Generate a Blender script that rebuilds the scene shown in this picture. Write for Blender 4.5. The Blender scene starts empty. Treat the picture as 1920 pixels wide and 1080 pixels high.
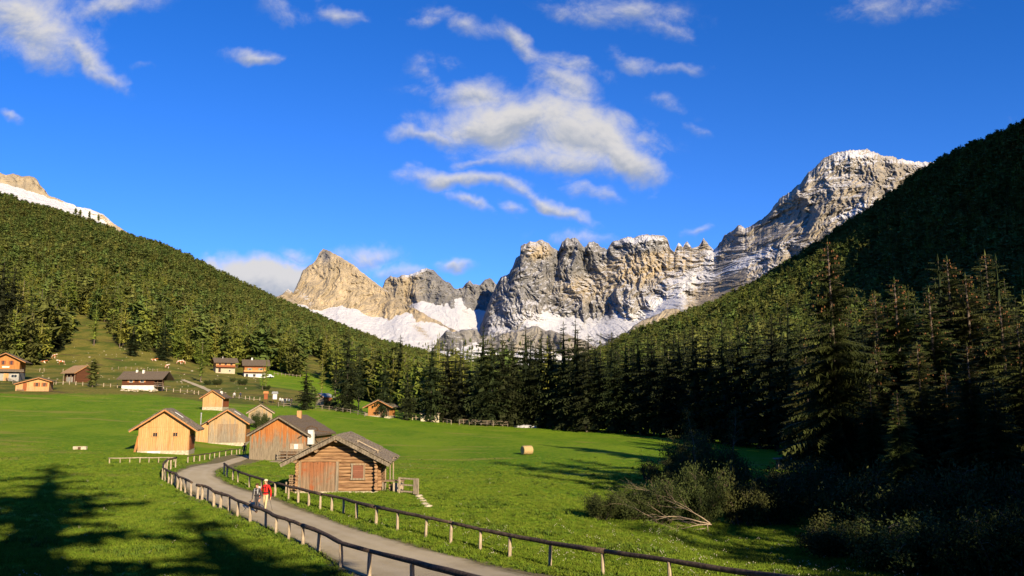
import bpy, math, random
import numpy as np
from mathutils import Vector, Matrix

# ------------------------------------------------------------------ camera, sky, sun, exposure
F = 1500.0
PITCH = math.atan(220.0 / F)
SC = bpy.context.scene
COL = SC.collection
cam_d = bpy.data.cameras.new('camera')
cam = bpy.data.objects.new('camera', cam_d)
COL.objects.link(cam)
cam_d.sensor_width = 36.0
cam_d.lens = 36.0 * F / 1920.0
cam_d.clip_start = 0.3
cam_d.clip_end = 20000
cam.location = (0, 0, 0)
cam.rotation_euler = (math.radians(90) + PITCH, 0, 0)
SC.camera = cam
SC.view_settings.view_transform = 'Standard'
SC.view_settings.look = 'None'
SC.view_settings.gamma = 1
SC.view_settings.exposure = 1.0
SC.cycles.max_bounces = 5
SC.cycles.diffuse_bounces = 2
SC.cycles.glossy_bounces = 1
SC.cycles.transmission_bounces = 3
SC.cycles.transparent_max_bounces = 6

SUN_AZ = math.radians(152)      # clockwise from +Y
SUN_EL = math.radians(21)
sd = bpy.data.lights.new('sun', 'SUN')
sd.energy = 5.0
sd.angle = math.radians(0.5)
sd.color = (1.0, 0.82, 0.56)
so = bpy.data.objects.new('sun', sd)
COL.objects.link(so)
SUNV = Vector((math.sin(SUN_AZ) * math.cos(SUN_EL), math.cos(SUN_AZ) * math.cos(SUN_EL), math.sin(SUN_EL)))
so.rotation_euler = SUNV.to_track_quat('Z', 'Y').to_euler()
so.location = (60, -80, 60)


def ray(u, v):
    xc = (u - 960) / F
    yc = (540 - v) / F
    c, s = math.cos(PITCH), math.sin(PITCH)
    return np.array((xc, c - yc * s, s + yc * c))


def ab(u, v):
    r = ray(u, v)
    return r[0] / r[1], r[2] / r[1]


# ---- node helper
class NT:
    def __init__(s, tree):
        s.t = tree; s.n = tree.nodes; s.l = tree.links

    def node(s, typ, ins=None, **kw):
        n = s.n.new(typ)
        for k, v in kw.items():
            setattr(n, k, v)
        if ins:
            for k, v in ins.items():
                s.put(n.inputs[k], v)
        return n

    def put(s, sock, v):
        if isinstance(v, bpy.types.NodeSocket):
            s.l.new(v, sock)
        elif isinstance(v, bpy.types.Node):
            s.l.new(v.outputs[0], sock)
        else:
            if isinstance(v, (tuple, list)) and len(v) == 3 and sock.type == 'RGBA':
                v = (*v, 1)
            sock.default_value = v

    def math(s, op, a, b=None, c=None, clamp=False):
        n = s.n.new('ShaderNodeMath'); n.operation = op; n.use_clamp = clamp
        s.put(n.inputs[0], a)
        if b is not None: s.put(n.inputs[1], b)
        if c is not None: s.put(n.inputs[2], c)
        return n.outputs[0]

    def vmath(s, op, a, b=None):
        n = s.n.new('ShaderNodeVectorMath'); n.operation = op
        s.put(n.inputs[0], a)
        if b is not None:
            s.put(n.inputs['Scale'] if op == 'SCALE' else n.inputs[1], b)
        return n

    def mix(s, f, a, b, mode='MIX'):
        n = s.n.new('ShaderNodeMix'); n.data_type = 'RGBA'; n.blend_type = mode
        s.put(n.inputs[0], f); s.put(n.inputs[6], a); s.put(n.inputs[7], b)
        return n.outputs[2]

    def smooth(s, x, lo, hi, a=0.0, b=1.0):
        n = s.n.new('ShaderNodeMapRange'); n.interpolation_type = 'SMOOTHSTEP'
        s.put(n.inputs[0], x); n.inputs[1].default_value = lo; n.inputs[2].default_value = hi
        n.inputs[3].default_value = a; n.inputs[4].default_value = b
        return n.outputs[0]

    def noise(s, vec, scale, detail=3, rough=0.55, dist=0.0, dim='3D'):
        n = s.n.new('ShaderNodeTexNoise'); n.noise_dimensions = dim
        if vec is not None: s.put(n.inputs['Vector'], vec)
        n.inputs['Scale'].default_value = scale
        n.inputs['Detail'].default_value = detail
        n.inputs['Roughness'].default_value = rough
        n.inputs['Distortion'].default_value = dist
        return n.outputs[0]

    def mapping(s, vec, loc=(0, 0, 0), rot=(0, 0, 0), sc=(1, 1, 1), typ='POINT'):
        n = s.n.new('ShaderNodeMapping'); n.vector_type = typ
        s.put(n.inputs['Vector'], vec)
        n.inputs['Location'].default_value = loc
        n.inputs['Rotation'].default_value = rot
        n.inputs['Scale'].default_value = sc
        return n.outputs[0]


# ---- world: Nishita sky with wisps of cloud at infinite distance
w = bpy.data.worlds.new('World')
SC.world = w
w.use_nodes = True
t = NT(w.node_tree)
w.node_tree.nodes.clear()
sky = t.node('ShaderNodeTexSky', sky_type='NISHITA', sun_disc=False, sun_elevation=SUN_EL, sun_rotation=SUN_AZ,
             altitude=1800.0, air_density=1.0, dust_density=0.2, ozone_density=2.5)
skyc = t.mix(1.0, sky, (0.22, 0.70, 1.72), 'MULTIPLY')
tc = t.node('ShaderNodeTexCoord')
sep = t.node('ShaderNodeSeparateXYZ', {0: tc.outputs['Generated']})
yy = t.math('MAXIMUM', sep.outputs[1], 0.05)
A = t.math('DIVIDE', sep.outputs[0], yy)
B = t.math('DIVIDE', sep.outputs[2], yy)
P0 = t.node('ShaderNodeCombineXYZ', {0: A, 1: B}).outputs[0]
# deeper blue with height
skyc = t.mix(t.smooth(B, -0.05, 0.62), t.mix(1.0, skyc, (2.5, 1.45, 1.10), 'MULTIPLY'), t.mix(1.0, skyc, (0.88, 1.22, 1.06), 'MULTIPLY'))
wn = t.node('ShaderNodeTexNoise', {'Vector': P0, 'Scale': 9.0, 'Detail': 4.0, 'Roughness': 0.6})
warp = t.vmath('SCALE', t.vmath('SUBTRACT', wn.outputs['Color'], (0.5, 0.5, 0.5)), 0.075)
P1 = t.vmath('ADD', P0, warp).outputs[0]
CLOUDS = [(50, 45, 150, 62, 28, 1.15), (150, 95, 90, 26, 35, 1.0), (200, 135, 62, 18, 20, .8), (200, 18, 140, 26, -8, .75), (60, 100, 110, 30, 5, .55),
          (466, 98, 62, 17, 5, .85), (530, 18, 55, 26, 25, .55), (640, 30, 55, 24, 15, .75), (12, 208, 26, 13, 20, .7), (268, 112, 28, 10, 10, .4),
          (860, 45, 85, 24, 22, .8), (800, 35, 50, 14, 0, .6), (975, 95, 62, 24, 50, .85), (800, 130, 55, 24, 40, .55), (850, 120, 40, 12, 30, .4), (900, 180, 120, 30, 8, .95),
          (1060, 125, 90, 22, 12, .7), (1060, 165, 75, 34, 22, .95), (1150, 20, 170, 34, 6, .55), (1270, 60, 60, 20, 10, .6),
          (1190, 110, 60, 22, 25, .6), (1270, 125, 50, 16, -10, .6), (1255, 198, 42, 20, 20, .5), (1290, 240, 30, 12, 20, .4),
          (800, 247, 95, 15, 2, .9), (960, 228, 170, 40, -2, 1.3), (1080, 245, 150, 62, 14, 1.35), (1180, 288, 95, 34, 30, 1.3),
          (1040, 292, 160, 34, 4, 1.1), (900, 295, 70, 14, -18, .75), (1180, 215, 45, 16, 30, .7), (1225, 258, 42, 18, 25, .75),
          (870, 335, 115, 20, 6, 1.1), (960, 352, 60, 18, 25, .9), (1040, 388, 85, 15, 22, 1.0), (880, 390, 50, 14, 32, .85), (955, 395, 26, 12, 0, .6), (1110, 355, 60, 16, 8, .7), (1230, 355, 25, 10, 0, .35),
          (500, 535, 125, 42, 14, 2.2), (425, 507, 60, 20, 25, 1.7), (562, 490, 45, 28, 10, .9), (690, 492, 60, 32, -5, .95), (740, 520, 60, 20, 0, .8), (846, 499, 36, 14, 0, .9),
          (1080, 445, 80, 18, 0, .75), (1312, 426, 36, 9, 0, .6), (1680, 12, 170, 26, 0, .45), (1905, 220, 20, 12, 0, .3)]
tot = None
sunny = None
for (u, v, ru, rv, an, st) in CLOUDS:
    a, b = ab(u, v)
    k = 1.0 / F
    m = t.mapping(P1, (a, b, 0), (0, 0, -math.radians(an)), (ru * k * 1.7, rv * k * 1.85, 1), 'TEXTURE')
    ln = t.vmath('LENGTH', m).outputs['Value']
    g = t.smooth(ln, 1.0, 0.0, 0.0, st)
    # underside of each puff is turned from the low sun
    sx = t.node('ShaderNodeSeparateXYZ', {0: m})
    h = t.math('MULTIPLY', g, t.smooth(sx.outputs[1], -0.6, 0.5))
    tot = g if tot is None else t.math('MAXIMUM', tot, g)
    sunny = h if sunny is None else t.math('MAXIMUM', sunny, h)
Pn = t.mapping(P0, (3.1, 1.7, 0), (0, 0, -0.15), (13, 16, 1))
n1 = t.noise(Pn, 1.0, 7, 0.64, 0.25)
dens = t.math('ADD', tot, t.math('MULTIPLY', t.math('SUBTRACT', n1, 0.5), 1.9))
dens = t.smooth(dens, 0.12, 1.3)
dens = t.math('MULTIPLY', dens, t.smooth(tot, 0.0, 0.3))
dens = t.math('MULTIPLY', dens, t.math('GREATER_THAN', sep.outputs[1], 0.06))
n2 = t.noise(t.mapping(P0, (3.1, 1.76, 0), (0, 0, -0.15), (13, 16, 1)), 1.0, 3, 0.55, 0.25)
litf = t.math('DIVIDE', sunny, t.math('MAXIMUM', tot, 0.05))
lit = t.math('ADD', litf, t.math('MULTIPLY', t.math('SUBTRACT', n1, n2), 1.7))
cc = t.mix(t.smooth(lit, 0.1, 0.85), (3.7, 4.1, 4.9), (6.9, 6.7, 6.6))
skym = t.mix(t.math('MULTIPLY', dens, 0.97), skyc, cc)
bg = t.node('ShaderNodeBackground', {'Color': skym, 'Strength': 0.053})
out = t.node('ShaderNodeOutputWorld', {0: bg})
w.cycles.sampling_method = 'MANUAL'
w.cycles.sample_map_resolution = 512

# ------------------------------------------------------------------ noise in numpy
def _hash(ix, iy, seed):
    n = (ix.astype(np.int64) * 374761393 + iy.astype(np.int64) * 668265263 + seed * 1442695041) & 0xffffffff
    n = ((n ^ (n >> 13)) * 1274126177) & 0xffffffff
    n = (n ^ (n >> 16)) & 0xffffffff
    return n


def perlin(x, y, seed=0):
    x = np.asarray(x, float); y = np.asarray(y, float)
    ix = np.floor(x); iy = np.floor(y); fx = x - ix; fy = y - iy

    def g(dx, dy):
        a = _hash(ix + dx, iy + dy, seed) / 4294967296.0 * 2 * np.pi
        return np.cos(a) * (fx - dx) + np.sin(a) * (fy - dy)
    sx = fx * fx * fx * (fx * (fx * 6 - 15) + 10); sy = fy * fy * fy * (fy * (fy * 6 - 15) + 10)
    a = g(0, 0) + (g(1, 0) - g(0, 0)) * sx
    b = g(0, 1) + (g(1, 1) - g(0, 1)) * sx
    return (a + (b - a) * sy) * 1.5


def fbm(x, y, o=4, seed=0, gain=0.5):
    r = 0; am = 1; f = 1
    for i in range(o):
        r = r + am * perlin(x * f, y * f, seed + i * 17); am *= gain; f *= 2.03
    return r


def ridged(x, y, o=4, seed=0, gain=0.55):
    r = 0; am = 1; f = 1
    for i in range(o):
        r = r + am * (1 - 2.2 * np.abs(perlin(x * f, y * f, seed + i * 13))); am *= gain; f *= 2.07
    return r


def sst(x, a, b):
    t_ = np.clip((np.asarray(x, float) - a) / (b - a), 0, 1)
    return t_ * t_ * (3 - 2 * t_)


# ------------------------------------------------------------------ the lie of the land
DK = [0, 20, 35, 60, 80, 100, 125, 150, 190, 230, 280, 330, 500, 800, 1200, 1600, 2000, 2600]
TAB = {  # azimuth column -> height as the row at which that distance is seen
    -500: [None, None, None, 880, 820, 790, 740, 700, 660, 625, 590, 560, 480, 380, 300, 260, 260, 330],
    0:    [None, None, None, 907, 860, 822, 792, 768, 731, 708, 678, 645, 565, 482, 418, 382, 378, 440],
    120:  [None, None, None, 906, 860, 824, 793, 769, 736, 714, 690, 648, 575, 498, 440, 416, 414, 450],
    300:  [None, None, None, 908, 866, 838, 800, 776, 747, 728, 706, 672, 606, 540, 492, 476, 488, 510],
    400:  [None, None, None, 914, 875, 848, 815, 779, 752, 733, 712, 700, 645, 588, 540, 520, 535, 560],
    520:  [None, None, None, 918, 885, 860, 826, 795, 760, 740, 723, 710, 668, 625, 592, 574, 584, 600],
    650:  [None, None, None, 918, 882, 858, 825, 800, 772, 757, 744, 730, 698, 668, 645, 626, 636, 645],
    800:  [None, None, None, 918, 880, 855, 830, 811, 789, 778, 772, 765, 745, 715, 690, 676, 690, 700],
    1000: [None, None, None, 918, 880, 852, 832, 818, 799, 790, 785, 780, 765, 745, 722, 705, 705, 705],
    1200: [None, None, None, 930, 885, 858, 836, 822, 804, 792, 782, 770, 730, 680, 636, 622, 640, 660],
    1400: [None, None, None, 945, 895, 866, 845, 828, 806, 780, 752, 725, 660, 595, 557, 570, 590, 600],
    1600: [None, None, None, 940, 890, 868, 845, 825, 795, 755, 715, 680, 595, 490, 437, 470, 490, 500],
    1800: [None, None, None, 935, 890, 860, 830, 800, 755, 705, 655, 605, 490, 365, 314, 370, 400, 430],
    2000: [None, None, None, 930, 870, 840, 800, 765, 710, 645, 580, 520, 380, 245, 226, 280, 310, 340],
    2200: [None, None, None, 905, 835, 790, 735, 680, 590, 500, 400, 320, 160, 20, -20, 60, 150, 230],  # out-of-view ridge, this column and the next raised to shade the right slope
    2500: [None, None, None, 815, 690, 580, 460, 360, 230, 120, 30, -10, -70, -90, -60, 0, 60, 120],
}
UK = sorted(TAB)
ZT = []
for u in UK:
    row = []
    for d, v in zip(DK, TAB[u]):
        if v is None:
            z = {0: -1.7, 20: -5.0, 35: -6.0}[d]
            if d == 35 and u >= 1400: z = -6.6
            if d == 35 and u < 300: z = -5.9
        else:
            z = d * ab(960, v)[1]
        row.append(z)
    ZT.append(row)
ZT = np.array(ZT)
DKa = np.array(DK, float)
UKa = np.array(UK, float)


def _pchip(xk, yk):
    h = np.diff(xk); dl = np.diff(yk, axis=0) / h.reshape(-1, *([1] * (yk.ndim - 1)))
    m = np.zeros_like(yk)
    m[1:-1] = np.where(dl[:-1] * dl[1:] > 0, 2 * dl[:-1] * dl[1:] / (dl[:-1] + dl[1:] + 1e-12), 0)
    m[0] = dl[0]; m[-1] = dl[-1]
    return m


UF = np.arange(-500, 2501, 10.0)
# smooth across columns first (pchip), fine table, then pchip in distance
mU = _pchip(UKa, ZT)
iu = np.clip(np.searchsorted(UKa, UF, side='right') - 1, 0, len(UKa) - 2)
hh = (UKa[iu + 1] - UKa[iu])[:, None]; tt = ((UF - UKa[iu]) / hh[:, 0])[:, None]
ZF = ((2 * tt**3 - 3 * tt**2 + 1) * ZT[iu] + (tt**3 - 2 * tt**2 + tt) * hh * mU[iu] + (-2 * tt**3 + 3 * tt**2) * ZT[iu + 1] + (tt**3 - tt**2) * hh * mU[iu + 1])
ker = np.hanning(15); ker /= ker.sum()
ZF = np.stack([np.convolve(np.pad(ZF[:, i], 7, mode='edge'), ker, 'valid') for i in range(ZF.shape[1])], 1)
MF = _pchip(DKa, ZF.T).T


def height(x, y):
    x = np.asarray(x, float); y = np.asarray(y, float)
    r = np.hypot(x, y); th = np.arctan2(x, y)
    D = r * np.maximum(np.cos(th), 0.697)
    u = np.clip(960 + F * np.tan(np.clip(th, -0.9, 0.9)), -500, 2499.9)
    fu = (u + 500) / 10.0
    i0 = np.clip(fu.astype(int), 0, len(UF) - 2); f = fu - i0
    Dc = np.clip(D, 0, 2599.9)
    j = np.clip(np.searchsorted(DKa, Dc, side='right') - 1, 0, len(DKa) - 2)
    h = DKa[j + 1] - DKa[j]; t_ = (Dc - DKa[j]) / h
    a = 2 * t_**3 - 3 * t_**2 + 1; b = (t_**3 - 2 * t_**2 + t_) * h; c = -2 * t_**3 + 3 * t_**2; d = (t_**3 - t_**2) * h
    z0 = a * ZF[i0, j] + b * MF[i0, j] + c * ZF[i0, j + 1] + d * MF[i0, j + 1]
    i1 = i0 + 1
    z1 = a * ZF[i1, j] + b * MF[i1, j] + c * ZF[i1, j + 1] + d * MF[i1, j + 1]
    z = z0 + (z1 - z0) * f
    wb = np.where(th > 0, sst(th, 1.8, 2.6), sst(-th, 1.3, 2.3))
    z = z * (1 - wb) + wb * (-1.7 + 0.09 * np.minimum(r, 400))
    und = 0.16 * perlin(x / 9.0, y / 13.0, 5) + 0.28 * perlin(x / 31.0 + .3, y / 40.0, 8) * sst(D, 30, 90)
    far = 0.9 * fbm(x / 30.0, y / 30.0, 2, 21) * sst(D, 230, 400) + 6.0 * fbm(x / 160.0, y / 160.0, 3, 31) * sst(D, 350, 900)
    return z + und * sst(r, 8, 20) + far


def H(x, y):
    return float(height(np.array([x]), np.array([y]))[0])


_TS = np.concatenate([np.arange(10, 120, 0.25), np.arange(120, 500, 1.0), np.arange(500, 2400, 5.0)])


def at(u, v, dmin=10):
    """first ground point seen along the direction (u, v)"""
    r = ray(u, v)
    Y = _TS[_TS >= dmin]
    xs = r[0] / r[1] * Y; zs = r[2] / r[1] * Y
    g = height(xs, Y)
    k = np.argmax(g >= zs)
    if g[k] < zs[k]:
        k = len(Y) - 1
    if k > 0:
        e0 = zs[k - 1] - g[k - 1]; e1 = zs[k] - g[k]
        f = e0 / (e0 - e1 + 1e-9)
        yv = Y[k - 1] + (Y[k] - Y[k - 1]) * min(max(f, 0), 1)
    else:
        yv = Y[0]
    xv = r[0] / r[1] * yv
    return Vector((xv, yv, H(xv, yv)))


# ------------------------------------------------------------------ object helpers
def tag(o, label=None, cat=None, group=None, kind=None):
    if label: o['label'] = label
    if cat: o['category'] = cat
    if group: o['group'] = group
    if kind: o['kind'] = kind
    return o


def empty(name, loc, rz=0.0, label=None, cat=None, group=None):
    o = bpy.data.objects.new(name, None)
    o.empty_display_size = 0.3
    COL.objects.link(o)
    o.location = loc
    o.rotation_euler = (0, 0, rz)
    return tag(o, label, cat, group)


def link_mesh(name, me, parent=None):
    o = bpy.data.objects.new(name, me)
    COL.objects.link(o)
    if parent is not None:
        o.parent = parent
    return o


def np_mesh(name, V, Fq, mats=(), smooth=False, attrs=None, tri=False):
    """fast mesh from numpy arrays, faces all quads or all triangles"""
    me = bpy.data.meshes.new(name)
    V = np.asarray(V, np.float32); Fq = np.asarray(Fq, np.int32)
    k = Fq.shape[1]
    me.vertices.add(len(V)); me.vertices.foreach_set('co', V.ravel())
    me.loops.add(Fq.size); me.loops.foreach_set('vertex_index', Fq.ravel())
    me.polygons.add(len(Fq)); me.polygons.foreach_set('loop_start', np.arange(0, Fq.size, k, dtype=np.int32))
    me.update(calc_edges=True)
    if smooth:
        me.polygons.foreach_set('use_smooth', np.ones(len(Fq), bool))
    for m in mats: me.materials.append(m)
    for n, a in (attrs or {}).items():
        at_ = me.attributes.new(n, 'FLOAT', 'POINT'); at_.data.foreach_set('value', np.asarray(a, np.float32).ravel())
    return me


def grid_faces(nr, nc, wrap=False):
    r = np.arange(nr - 1)[:, None]; c = np.arange(nc if wrap else nc - 1)[None, :]
    c2 = (c + 1) % nc
    return np.stack([r * nc + c, r * nc + c2, (r + 1) * nc + c2, (r + 1) * nc + c], -1).reshape(-1, 4)


# ------------------------------------------------------------------ materials
def new_mat(name, rough=0.9, spec=0.2):
    m = bpy.data.materials.new(name); m.use_nodes = True
    t = NT(m.node_tree); b = t.n['Principled BSDF']
    b.inputs['Roughness'].default_value = rough
    b.inputs['Specular IOR Level'].default_value = spec
    return m, t, b


def bump(t, b, h, strength=0.5, dist=0.1):
    n = t.node('ShaderNodeBump', {'Height': h, 'Strength': strength, 'Distance': dist})
    t.l.new(n.outputs[0], b.inputs['Normal'])


def mat_ground():
    m, t, b = new_mat('grass_ground', 0.95, 0.05)
    pos = t.node('ShaderNodeNewGeometry').outputs['Position']
    n1 = t.noise(t.mapping(pos, sc=(1, .45, 1)), 0.12, 5, 0.6)
    n2 = t.noise(pos, 1.3, 4, 0.65)
    n3 = t.noise(t.mapping(pos, sc=(1, 1, .3)), 9.0, 4, 0.7)
    g = t.mix(t.smooth(n1, .38, .66), (0.094, 0.195, 0.008), (0.165, 0.258, 0.013))
    g = t.mix(t.smooth(n2, .42, .72), g, (0.190, 0.255, 0.018))
    n5 = t.noise(t.mapping(pos, sc=(.35, 1.2, 1)), 0.16, 4, 0.6)
    g = t.mix(t.smooth(n5, .54, .70, 0, .9), g, (0.25, 0.245, 0.045))
    g = t.mix(t.math('MULTIPLY', t.smooth(n3, .5, .75), 0.55), g, (0.050, 0.115, 0.005))
    past = t.mix(t.smooth(n2, .35, .7), (0.135, 0.135, 0.024), (0.22, 0.185, 0.045))
    past = t.mix(t.smooth(n1, .45, .62), past, (0.080, 0.105, 0.018))
    past = t.mix(t.smooth(n5, .55, .68), past, (0.10, 0.075, 0.032))
    fl = t.mix(n2, (0.05, 0.055, 0.015), (0.09, 0.075, 0.03))
    za = t.node('ShaderNodeAttribute', attribute_name='pasture').outputs['Fac']
    zb = t.node('ShaderNodeAttribute', attribute_name='woodfloor').outputs['Fac']
    zc = t.node('ShaderNodeAttribute', attribute_name='dirt').outputs['Fac']
    zn = t.math('ADD', t.math('MULTIPLY', t.math('SUBTRACT', n2, .5), 0.6), t.math('MULTIPLY', t.math('SUBTRACT', n1, .5), 1.2))
    c = t.mix(t.smooth(t.math('ADD', za, zn), .35, .65), g, past)
    c = t.mix(t.smooth(t.math('ADD', zb, zn), .35, .65), c, fl)
    c = t.mix(t.smooth(t.math('ADD', zc, t.math('MULTIPLY', t.math('SUBTRACT', n2, .5), 1.0)), .3, .75), c, (0.19, 0.16, 0.085))
    t.put(b.inputs['Base Color'], c)
    hgt = t.math('ADD', t.math('MULTIPLY', n3, 0.5), n2)
    bump(t, b, hgt, 0.9, 0.35)
    return m


def mat_rock():
    m, t, b = new_mat('limestone_rock', 0.95, 0.1)
    geo = t.node('ShaderNodeNewGeometry')
    pos = geo.outputs['Position']
    ps = t.mapping(pos, sc=(1, 1, .35))
    n1 = t.noise(ps, 0.012, 6, 0.6)
    n2 = t.noise(t.mapping(pos, rot=(0, .5, 0), sc=(1, 1, .55)), 0.035, 7, 0.7, 0.6)
    n3 = t.noise(t.mapping(pos, rot=(0.06, 0.05, 0), sc=(.18, .18, 1)), 0.09, 5, 0.65)
    warm = t.node('ShaderNodeAttribute', attribute_name='warm').outputs['Fac']
    sa = t.node('ShaderNodeAttribute', attribute_name='snow').outputs['Fac']
    grey = t.mix(t.smooth(n1, .3, .7), (0.120, 0.120, 0.122), (0.235, 0.225, 0.210))
    och = t.mix(t.smooth(n1, .35, .65), (0.30, 0.245, 0.165), (0.43, 0.345, 0.225))
    c = t.mix(t.smooth(t.math('ADD', warm, t.math('MULTIPLY', t.math('SUBTRACT', n2, .5), .9)), .15, .85), grey, och)
    c = t.mix(t.smooth(n2, .48, .30, 0, .45), c, (0.13, 0.115, 0.10), 'MIX')
    c = t.mix(t.smooth(n3, .60, .78, 0, .25), c, (0.44, 0.40, 0.33))
    nz = t.node('ShaderNodeSeparateXYZ', {0: geo.outputs['Normal']}).outputs[2]
    n4 = t.noise(pos, 0.20, 5, 0.8)
    s = t.math('ADD', sa, t.math('MULTIPLY', t.math('SUBTRACT', nz, 0.40), 1.15))
    s = t.math('ADD', s, t.math('MULTIPLY', t.math('SUBTRACT', n4, 0.5), 1.1))
    s = t.math('ADD', s, t.math('MULTIPLY', t.math('SUBTRACT', n3, 0.5), 0.5))
    sf = t.smooth(s, .46, .60)
    c = t.mix(t.math('MULTIPLY', sf, .92), c, (0.60, 0.60, 0.61))
    t.put(b.inputs['Base Color'], c)
    hgt = t.math('ADD', t.math('MULTIPLY', n2, 1.0), t.math('MULTIPLY', n3, .6))
    bump(t, b, hgt, 1.0, 9.0)
    return m


M_GROUND = mat_ground()
M_ROCK = mat_rock()
# ------------------------------------------------------------------ ground sheet (all round the camera, out to the hills)
# outlines of the path, given as left/right border points
PATH_L = [(460, 853), (440, 859), (415, 867), (380, 872), (345, 880), (327, 890), (326, 900), (338, 909), (357, 920), (385, 936), (430, 955), (480, 981), (540, 1008), (610, 1043), (690, 1085), (800, 1145), (960, 1240)]
PATH_R = [(470, 858), (456, 864), (432, 872), (412, 878), (404, 884), (403, 891), (408, 897), (420, 905), (440, 914), (470, 923), (520, 940), (590, 966), (670, 994), (770, 1022), (880, 1052), (1010, 1083), (1210, 1130)]


def strip_pts(L, R, n):
    PL = [at(*p) for p in L]; PR = [at(*p) for p in R]

    def cr(P, s):
        s = s * (len(P) - 1); i = min(int(s), len(P) - 2); f = s - i
        p0 = P[max(i - 1, 0)]; p1 = P[i]; p2 = P[i + 1]; p3 = P[min(i + 2, len(P) - 1)]
        return 0.5 * ((2 * p1) + (p2 - p0) * f + (2 * p0 - 5 * p1 + 4 * p2 - p3) * f * f + (3 * p1 - p0 - 3 * p2 + p3) * f**3)
    return [(cr(PL, i / n), cr(PR, i / n)) for i in range(n + 1)]


PATHS = strip_pts(PATH_L, PATH_R, 170)
PC = np.array([((a.x + b.x) / 2, (a.y + b.y) / 2) for a, b in PATHS])
PW = np.array([(a - b).length / 2 for a, b in PATHS])


def path_dist(x, y):
    """distance beyond the border of the path (negative inside)"""
    best = np.full(x.shape, 99.0)
    for (cx, cy), w_ in zip(PC, PW):
        best = np.minimum(best, np.hypot(x - cx, y - cy) - w_)
    return best


def wood_start(u):
    """distance at which the woods begin for an azimuth column"""
    return np.interp(u, [-500, 0, 60, 90, 118, 124, 200, 215, 235, 330, 400, 450, 520, 545, 620, 660, 740, 800, 900, 1000, 1100, 1300, 1420, 1500, 1560, 1620, 1900, 2500],
                     [250, 265, 268, 300, 318, 470, 430, 345, 338, 345, 352, 372, 378, 365, 372, 300, 250, 215, 205, 196, 192, 186, 165, 130, 105, 90, 76, 60])


def build_ground():
    th = np.concatenate([np.linspace(-math.pi, -0.80, 60, endpoint=False), np.linspace(-0.80, 0.80, 640, endpoint=False), np.linspace(0.80, math.pi, 60, endpoint=False)])
    rr = np.concatenate([[0.0], np.geomspace(1.5, 3600, 470)])
    R, T = np.meshgrid(rr, th, indexing='ij')
    x = R * np.sin(T); y = R * np.cos(T)
    z = height(x, y)
    D = R * np.maximum(np.cos(T), .697)
    u = np.clip(960 + F * np.tan(np.clip(T, -.9, .9)), -500, 2500)
    m0 = np.interp(u, [-500, 0, 100, 300, 420, 560, 640, 2500], [150, 176, 178, 196, 178, 185, 400, 900])
    pasture = sst(D, m0 - 8, m0 + 20) * (1 - 0.95 * (sst(u, 480, 500) * (1 - sst(u, 640, 660)) * sst(D, 262, 272) * (1 - sst(D, 400, 420))))
    ws = wood_start(u)
    wf = sst(D, ws - 4, ws + 14)
    clear = np.exp(-(((u - 588) / 34)**2 + ((D - 470) / 120)**2) * 1.4)
    wf = np.clip(wf - 1.6 * clear, 0, 1)
    dirt = np.zeros_like(x)
    near = (D > 20) & (D < 130) & (np.abs(T) < .7)
    dirt[near] = 0.75 * (1 - sst(path_dist(x[near], y[near]), 0.05, 0.75))
    V = np.stack([x, y, z], -1).reshape(-1, 3)
    me = np_mesh('ground', V, grid_faces(len(rr), len(th), True), (M_GROUND,), True, {'pasture': pasture, 'woodfloor': wf, 'dirt': dirt})
    o = link_mesh('ground', me)
    tag(o, 'green meadow and hill slopes of the valley', 'ground', kind='structure')


build_ground()


# ------------------------------------------------------------------ mountains
def interp(pts, u):
    p = sorted(pts)
    return np.interp(u, [q[0] for q in p], [q[1] for q in p])


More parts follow.
